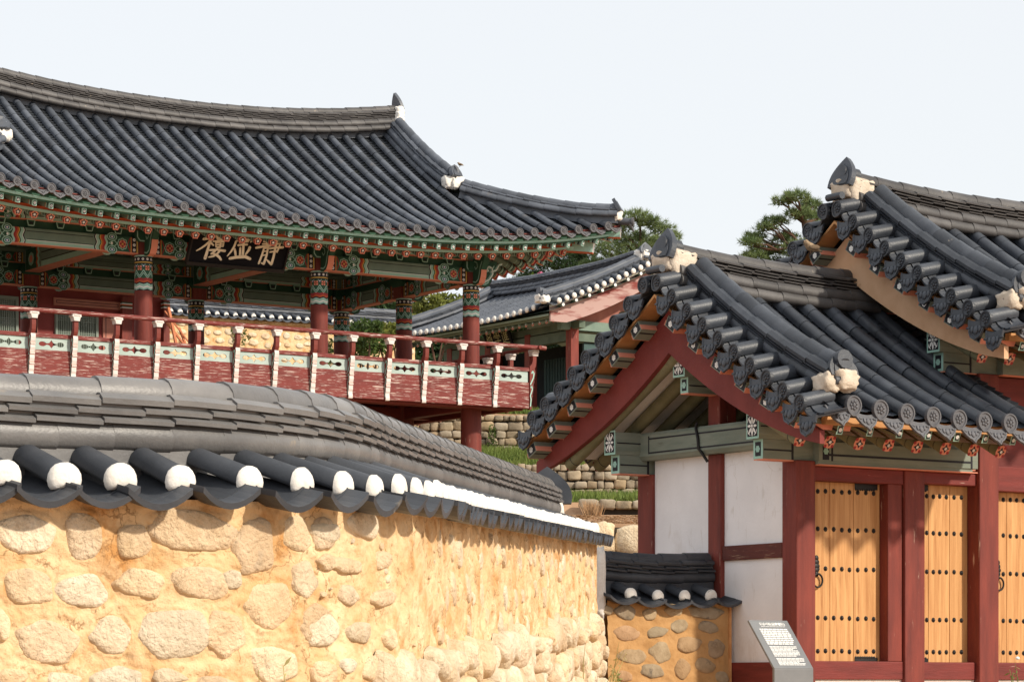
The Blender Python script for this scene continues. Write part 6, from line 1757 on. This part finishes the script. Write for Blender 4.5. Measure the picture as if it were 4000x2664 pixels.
def limb(mb, a, b, r0, r1, r, n=5, wob=.12):
    a = Vector(a); b = Vector(b); L = (b-a).length; pts = []
    for i in range(n+1):
        t = i/n; p = a.lerp(b, t) + rdir(r)*(wob*L*.25 if 0 < i < n else 0); pts.append(p)
    mb.tube(pts, [r0 + (r1-r0)*i/n for i in range(n+1)], 7, 0); return pts
def pine(label, base, H, pads, seed, group=None, tuft_len=.20, dens=1., lean=(0,0), needle=None):
    r = random.Random(seed); t = Thing('pine_tree', label, 'tree', base, frame='world', group=group)
    tr = MB(); cr = MB(); B = Vector(base); top = B + Vector((lean[0], lean[1], H))
    tp = limb(tr, B, top, .17, .04, r, 8, .10)
    for (dx, dy, z, rx, rz, n) in pads:
        c = B + Vector((dx, dy, z)); k = min(range(len(tp)), key=lambda i: abs(tp[i].z - (c.z - .45)))
        lp_ = limb(tr, tp[k], c, .06, .018, r, 4, .22)
        for q in range(3):
            limb(tr, lp_[2+q % 2], c + Vector((r.uniform(-rx, rx)*.8, r.uniform(-rx, rx)*.8, r.uniform(-.1, rz*.6))), .025, .008, r, 3, .2)
        for _ in range(int(n*dens*1.6)):
            d = rdir(r); q = r.random()**.45; p = c + Vector((d.x*rx*q, d.y*rx*q, d.z*rz*q + .12*rx*(1-q)))
            tuft(cr, p, (Vector((d.x*.7, d.y*.7, .75))).normalized(), tuft_len*.82, 12, r, 0, .011)
    t.part('trunk', tr, BARK); t.part('crown', cr, needle or NEED); return t
def broad(label, base, pads, seed, mat, name='tree', cat='tree', leaf=.10, stems=3, group=None, H=None):
    r = random.Random(seed); t = Thing(name, label, cat, base, frame='world', group=group); tr = MB(); cr = MB(); B = Vector(base)
    for (dx, dy, z, rx, rz, n) in pads:
        c = B + Vector((dx, dy, z)); limb(tr, B + Vector((dx*.15, dy*.15, 0)), c, .06, .015, r, 5, .15)
        for k in range(4):
            e = c + Vector((r.uniform(-rx, rx)*.8, r.uniform(-rx, rx)*.8, r.uniform(-rz, rz)*.7)); limb(tr, c, e, .015, .005, r, 3, .2)
        leaf_clump(cr, c, rx, rx, rz, int(n*.55), leaf, r)
        for k in range(9):
            d = rdir(r); e = c + Vector((d.x*rx, d.y*rx, d.z*rz))*.75; leaf_clump(cr, e, rx*.42, rx*.42, rz*.38, int(n*.08), leaf, r)
    t.part('trunk', tr, BARK); t.part('crown', cr, mat); return t
def pos(px, D): x = (px-2000)/11600*D; return (x, D, gh(x, D) - .05)
def Zw(py, D): return CAMZ + (2680-py)/11600*D
# the pine between the two gate roofs
D_ = 85.; b = pos(3100, D_); u = D_/11600
def pads_from(L, base, D, n0):
    out = []
    for (px, py, rpx, hpx) in L:
        x = (px-2000)/11600*D - base[0]; z = Zw(py, D) - base[2]; rx = rpx*D/11600
        out.append((x, random.Random(px*7+py).uniform(-.8, .8), z, rx, hpx*D/11600, int(n0*rx*rx)))
    return out
P1 = pads_from([(3100,790,58,22),(3170,800,50,20),(3045,800,40,16),(3215,838,55,26),(3120,845,60,22),(3030,870,50,18),(2985,898,48,17),(3240,890,60,30),(2950,925,48,18),(3070,930,60,24),(2925,960,45,18),(3000,975,70,26),(3120,985,80,32),(2945,1012,60,26),(3050,1030,90,34),(3190,960,60,32),(3000,1070,110,40),(3160,1060,100,40)], b, D_, 330)
pine('airy pine with open reddish limbs standing against the sky between the two gate roofs', b, Zw(770, D_) - b[2], P1, 3, tuft_len=.23, lean=(.4, 0))
D_ = 104.; b = pos(2500, D_)
P2 = pads_from([(2480,862,60,28),(2545,880,58,26),(2420,890,55,24),(2590,905,48,22),(2500,930,75,34),(2400,940,60,30),(2580,965,70,34),(2470,990,90,42),(2350,985,60,32),(2560,1030,90,40),(2420,1050,100,44),(2620,930,40,18),(2320,1040,70,36),(2500,1090,120,44),(2290,1090,80,36),(2640,1010,60,30)], b, D_, 230)
pine('dense rounded pine rising behind the upturned corner of the pavilion roof', b, Zw(880, D_) - b[2], P2, 4, tuft_len=.28)
D_ = 108.; b = pos(2240, D_)
P3 = pads_from([(2240,985,60,30),(2180,1010,60,30),(2290,1010,60,30),(2130,1045,60,30),(2230,1060,90,40),(2080,1090,70,34),(2160,1110,90,40),(2020,1120,70,34)], b, D_, 230)
pine('dark pine crown low behind the right hand hall roof', b, Zw(1000, D_) - b[2], P3, 6, tuft_len=.28, needle=LEAFD)
# shrubs and trees glimpsed under the pavilion roof
D_ = 72.; b = pos(1415, D_)
broad('bright leafy shrub behind the pavilion balustrade, right of the middle column', b, pads_from([(1400,1270,55,42),(1360,1320,60,48),(1450,1310,60,50),(1410,1370,80,45),(1490,1350,50,45)], b, D_, 2600), 7, LEAF, name='shrub', cat='shrub', leaf=.075)
D_ = 76.; b = pos(1530, D_)
broad('yellowish shrub beside the corner column in front of the far wall', b, pads_from([(1520,1290,50,36),(1560,1310,50,42),(1500,1330,60,42)], b, D_, 2200), 8, LEAFY, name='shrub', cat='shrub', leaf=.075)
D_ = 95.; b = pos(1700, D_)
broad('yellow green broadleaf tree above the left end of the hall roof', b, pads_from([(1680,1185,60,36),(1740,1170,55,36),(1650,1220,60,40),(1720,1230,80,46),(1790,1190,50,36),(1640,1270,60,40),(1760,1260,70,40)], b, D_, 1500), 9, LEAFY, leaf=.10)
D_ = 112.
for i, (px, lab) in enumerate(((1330, 'dark far tree seen through the pavilion left of its corner bay'), (1520, 'dark far tree seen under the side eaves of the pavilion'), (1950, 'dark far tree behind the ridge of the hall roof'))):
    b = pos(px, D_); broad(lab, b, pads_from([(px,1175,70,40),(px-70,1200,70,44),(px+70,1195,70,44),(px,1240,110,50),(px-90,1260,80,44),(px+90,1255,80,44)], b, D_, 900), 20+i, LEAFD, leaf=.13)
D_ = 92.; b = pos(2085, D_)
cm_ = broad('bush with pink blossom peeping over the hall roof ridge', b, pads_from([(2085,1110,55,34),(2130,1105,45,30),(2040,1130,50,34)], b, D_, 1300), 12, LEAF, name='flowering_bush', cat='shrub', leaf=.09)
fb_ = MB(); r = random.Random(4)
for (px, py) in ((2060,1105),(2075,1098),(2092,1090),(2110,1080),(2085,1112),(2045,1110),(2102,1098)): leaf_clump(fb_, (((px-2000)/11600*D_), D_-.5, Zw(py, D_)), .10, .12, .09, 60, .045, r)
cm_.part('blossom', fb_, PINKF)
# far wood closing the view behind the halls
fw = MB(); r = random.Random(77)
for k in range(46):
    px = 950 + 38*k + r.uniform(-15, 15); D = r.uniform(118, 126); x = (px-2000)/11600*D
    top = 1215 + r.uniform(-25, 25)
    for q in range(3):
        py = top + 60 + 75*q; leaf_clump(fw, (x, D, Zw(py, D)), .75, .6, .75, 230, .15, r)
single('far_wood', fw, LEAFD, kind='stuff')
# ivy on the far wall
for i, s in enumerate((2.2, 5.4)):
    P, T, N, U = RW.at(6 + s); iv = MB(); r = random.Random(i); 
    for k in range(5): leaf_clump(iv, P + N*.36 + Vector((r.uniform(-.3,.3), 0, -.35 - .25*k)), .28, .06, .2, 60, .06, r)
    single('ivy', iv, LEAF, ['ivy patch climbing the far mud wall nearer the red hall', 'ivy patch climbing the far mud wall nearer the middle column'][i], 'climber', loc=P)
# moss and creeper on the upper terrace wall
iv = MB(); r = random.Random(9)
for k in range(10): leaf_clump(iv, ((1920-2000 + 4*(k % 3))/11600*66.2, 66.25, CAMZ + zpx(1660 + 11*k, 65.6)), .10, .05, .09, 26, .035, r)
single('creeper', iv, LEAF, 'thin green creeper hanging down the upper terrace wall right of the red post', 'climber', loc=((1920-2000)/11600*65.7, 65.45, CAMZ + 5.3))
# grass on the terraces
def grass(regs, seed, mat, name, h=(.10,.24), wd=.016):
    r = random.Random(seed); mb = MB()
    for (x0, x1, y0, y1, n) in regs:
        for _ in range(n):
            x = r.uniform(x0, x1); y = r.uniform(y0, y1); z = gh(x, y) - .02 + .06*noise.noise(Vector((x*.6, y*.6, 0)))
            if noise.noise(Vector((x*.9, y*.35, 5))) < -.28: continue
            H = r.uniform(*h); a = r.uniform(0, 6.28); d = Vector((math.cos(a), math.sin(a), 0))*wd; t_ = Vector((r.uniform(-.5,.5)*H, r.uniform(-.5,.5)*H, H))
            p = Vector((x, y, z)); mb.add([p - d, p + d, p + t_], [(0,1,2)], 0)
    return single(name, mb, mat, kind='stuff')
grass([(-1.5, 4.5, 54.35, 66.4, 26000), (-2.5, 3.2, 66.85, 68.6, 9000), (.8, 3.2, 47.05, 53.8, 9000), (-10.5, -2.6, 76., 88., 26000)], 3, GRASS, 'grass')
grass([(1.12, 1.42, 44.2, 46.0, 900)], 5, DRYG, 'dry_grass', h=(.10, .30), wd=.010)
def litter(seed):
    r = random.Random(seed); mb = MB()
    for _ in range(5000):
        x = r.uniform(.9, 2.4); y = r.uniform(38, 46.4); z = gh(x, y) + .01 + .06*noise.noise(Vector((x*.6, y*.6, 0))); a = r.uniform(0, 6.28); d = Vector((math.cos(a), math.sin(a), r.uniform(-.1,.3)))*r.uniform(.02,.06); e = Vector((-d.y, d.x, .01))*.3
        p = Vector((x, y, z)); mb.add([p-d, p+e, p+d, p-e], [(0,1,2,3)])
    return single('leaf_litter', mb, DRYG, kind='stuff')
litter(2)
# dry weeds at the foot of the walls
WEED = pmat('dry_weed', (.30,.24,.08), (.42,.36,.16), rough=.8, bump=0, isl=.3); WEEDG = pmat('green_weed', (.12,.17,.04), (.2,.24,.07), rough=.8, bump=0, isl=.3)
def weed(label, px, D, py_top, n, seed, mat, spread=.18, flower=False):
    r = random.Random(seed); x = (px-2000)/11600*D; zt_ = Zw(py_top, D); z0 = min(gh(x, D), zt_ - .5); t = Thing('weed', label, 'weed', (x, D, z0), frame='world'); mb = MB(); lf = MB()
    for k in range(n):
        top = Vector((x + r.uniform(-spread, spread), D + r.uniform(-.1,.1), zt_ - r.random()*.18*(zt_-z0))); base = Vector((x + r.uniform(-.03,.03), D, z0))
        pts = [base.lerp(top, i/5) + Vector((.06*math.sin(i*.6 + k)*(i/5), 0, 0)) for i in range(6)]; mb.tube(pts, [.004]*5 + [.0015], 5)
        for q in range(14):
            t_ = r.uniform(.45, 1); p = base.lerp(top, t_) + Vector((.06*math.sin(t_*3 + k)*t_, 0, 0)); a = rdir(r); b_ = a.cross(rdir(r)).normalized(); s = .02*r.uniform(.6, 1.6)
            lf.add([p, p + a*s + b_*s*.25, p + a*s*2, p + a*s - b_*s*.25], [(0,1,2,3)])
    t.part('stems', mb, mat); t.part('leaves', lf, mat)
    if flower: fl2 = MB(); fl2.ball((x + .01, D, zt_ - .02), .018, .018, .014, 8, 6); t.part('flower_head', fl2, WHITEP)
weed('sparse dry weed in front of the middle of the curved mud wall', 1110, 12.6, 2520, 3, 1, WEED, spread=.10)
weed('dry grassy weed at the foot of the far end of the curved wall', 2300, 25.5, 2500, 6, 2, WEED, spread=.28)
weed('small green weed in front of the short side wall', 2420, 26.5, 2590, 4, 3, WEEDG, spread=.10)
weed('green weed with one tiny white flower in front of the rightmost door', 3970, 24., 2560, 4, 4, WEEDG, spread=.06, flower=True)

# ================================================================== birds
def bird(label, p, yaw, s, seed):
    t = Thing('bird', label, 'bird', p, rot=yaw, frame='world'); t.M = Matrix.Identity(4)
    BR = pmat('brown_plumage', (.22,.15,.09), (.36,.27,.18), rough=.9, scale=40, bump=.2); mb = MB()
    mb.tube([(-.085*s,0,.035*s), (-.05*s,0,.045*s), (-.02*s,0,.055*s), (.012*s,0,.066*s), (.034*s,0,.085*s), (.048*s,0,.100*s), (.062*s,0,.098*s)], [.006*s,.011*s,.026*s,.032*s,.024*s,.020*s,.010*s], 12)
    b_ = t.part('body', mb, BR)
    bk = MB(); bk.tube([(.064*s,0,.098*s), (.078*s,0,.095*s)], [.005*s,.001*s], 6); t.part('beak', bk, BLACKP)
    ey = MB(); 
    for sy in (-1, 1): ey.ball((.052*s, sy*.016*s, .104*s), .003*s, .003*s, .003*s, 6, 4)
    t.part('eyes', ey, BLACKP)
    for sy in (-1, 1):
        wg = MB(); wg.ball((-.012*s, sy*.028*s, .062*s), .045*s, .007*s, .018*s, 10, 6); t.part('wing', wg, pmat('dark_wing', (.10,.07,.045), (.2,.14,.09), rough=.9, scale=60))
        lg = MB(); lg.tube([(.008*s, sy*.012*s, .036*s), (.012*s, sy*.012*s, 0)], .0025*s, 5); t.part('leg', lg, BLACKP)
pz = gl(1.28, 1.34, 4.02 + .515 + .0)
bird('small brown sparrow perched on the ridge of the lower gate roof', pz, R(200), 1.45, 1)
pb_ = pl3(-.23, .02, 9.76)
bird('tiny bird perched on the end of the descending ridge of the pavilion roof', pb_, R(160), .85, 2)
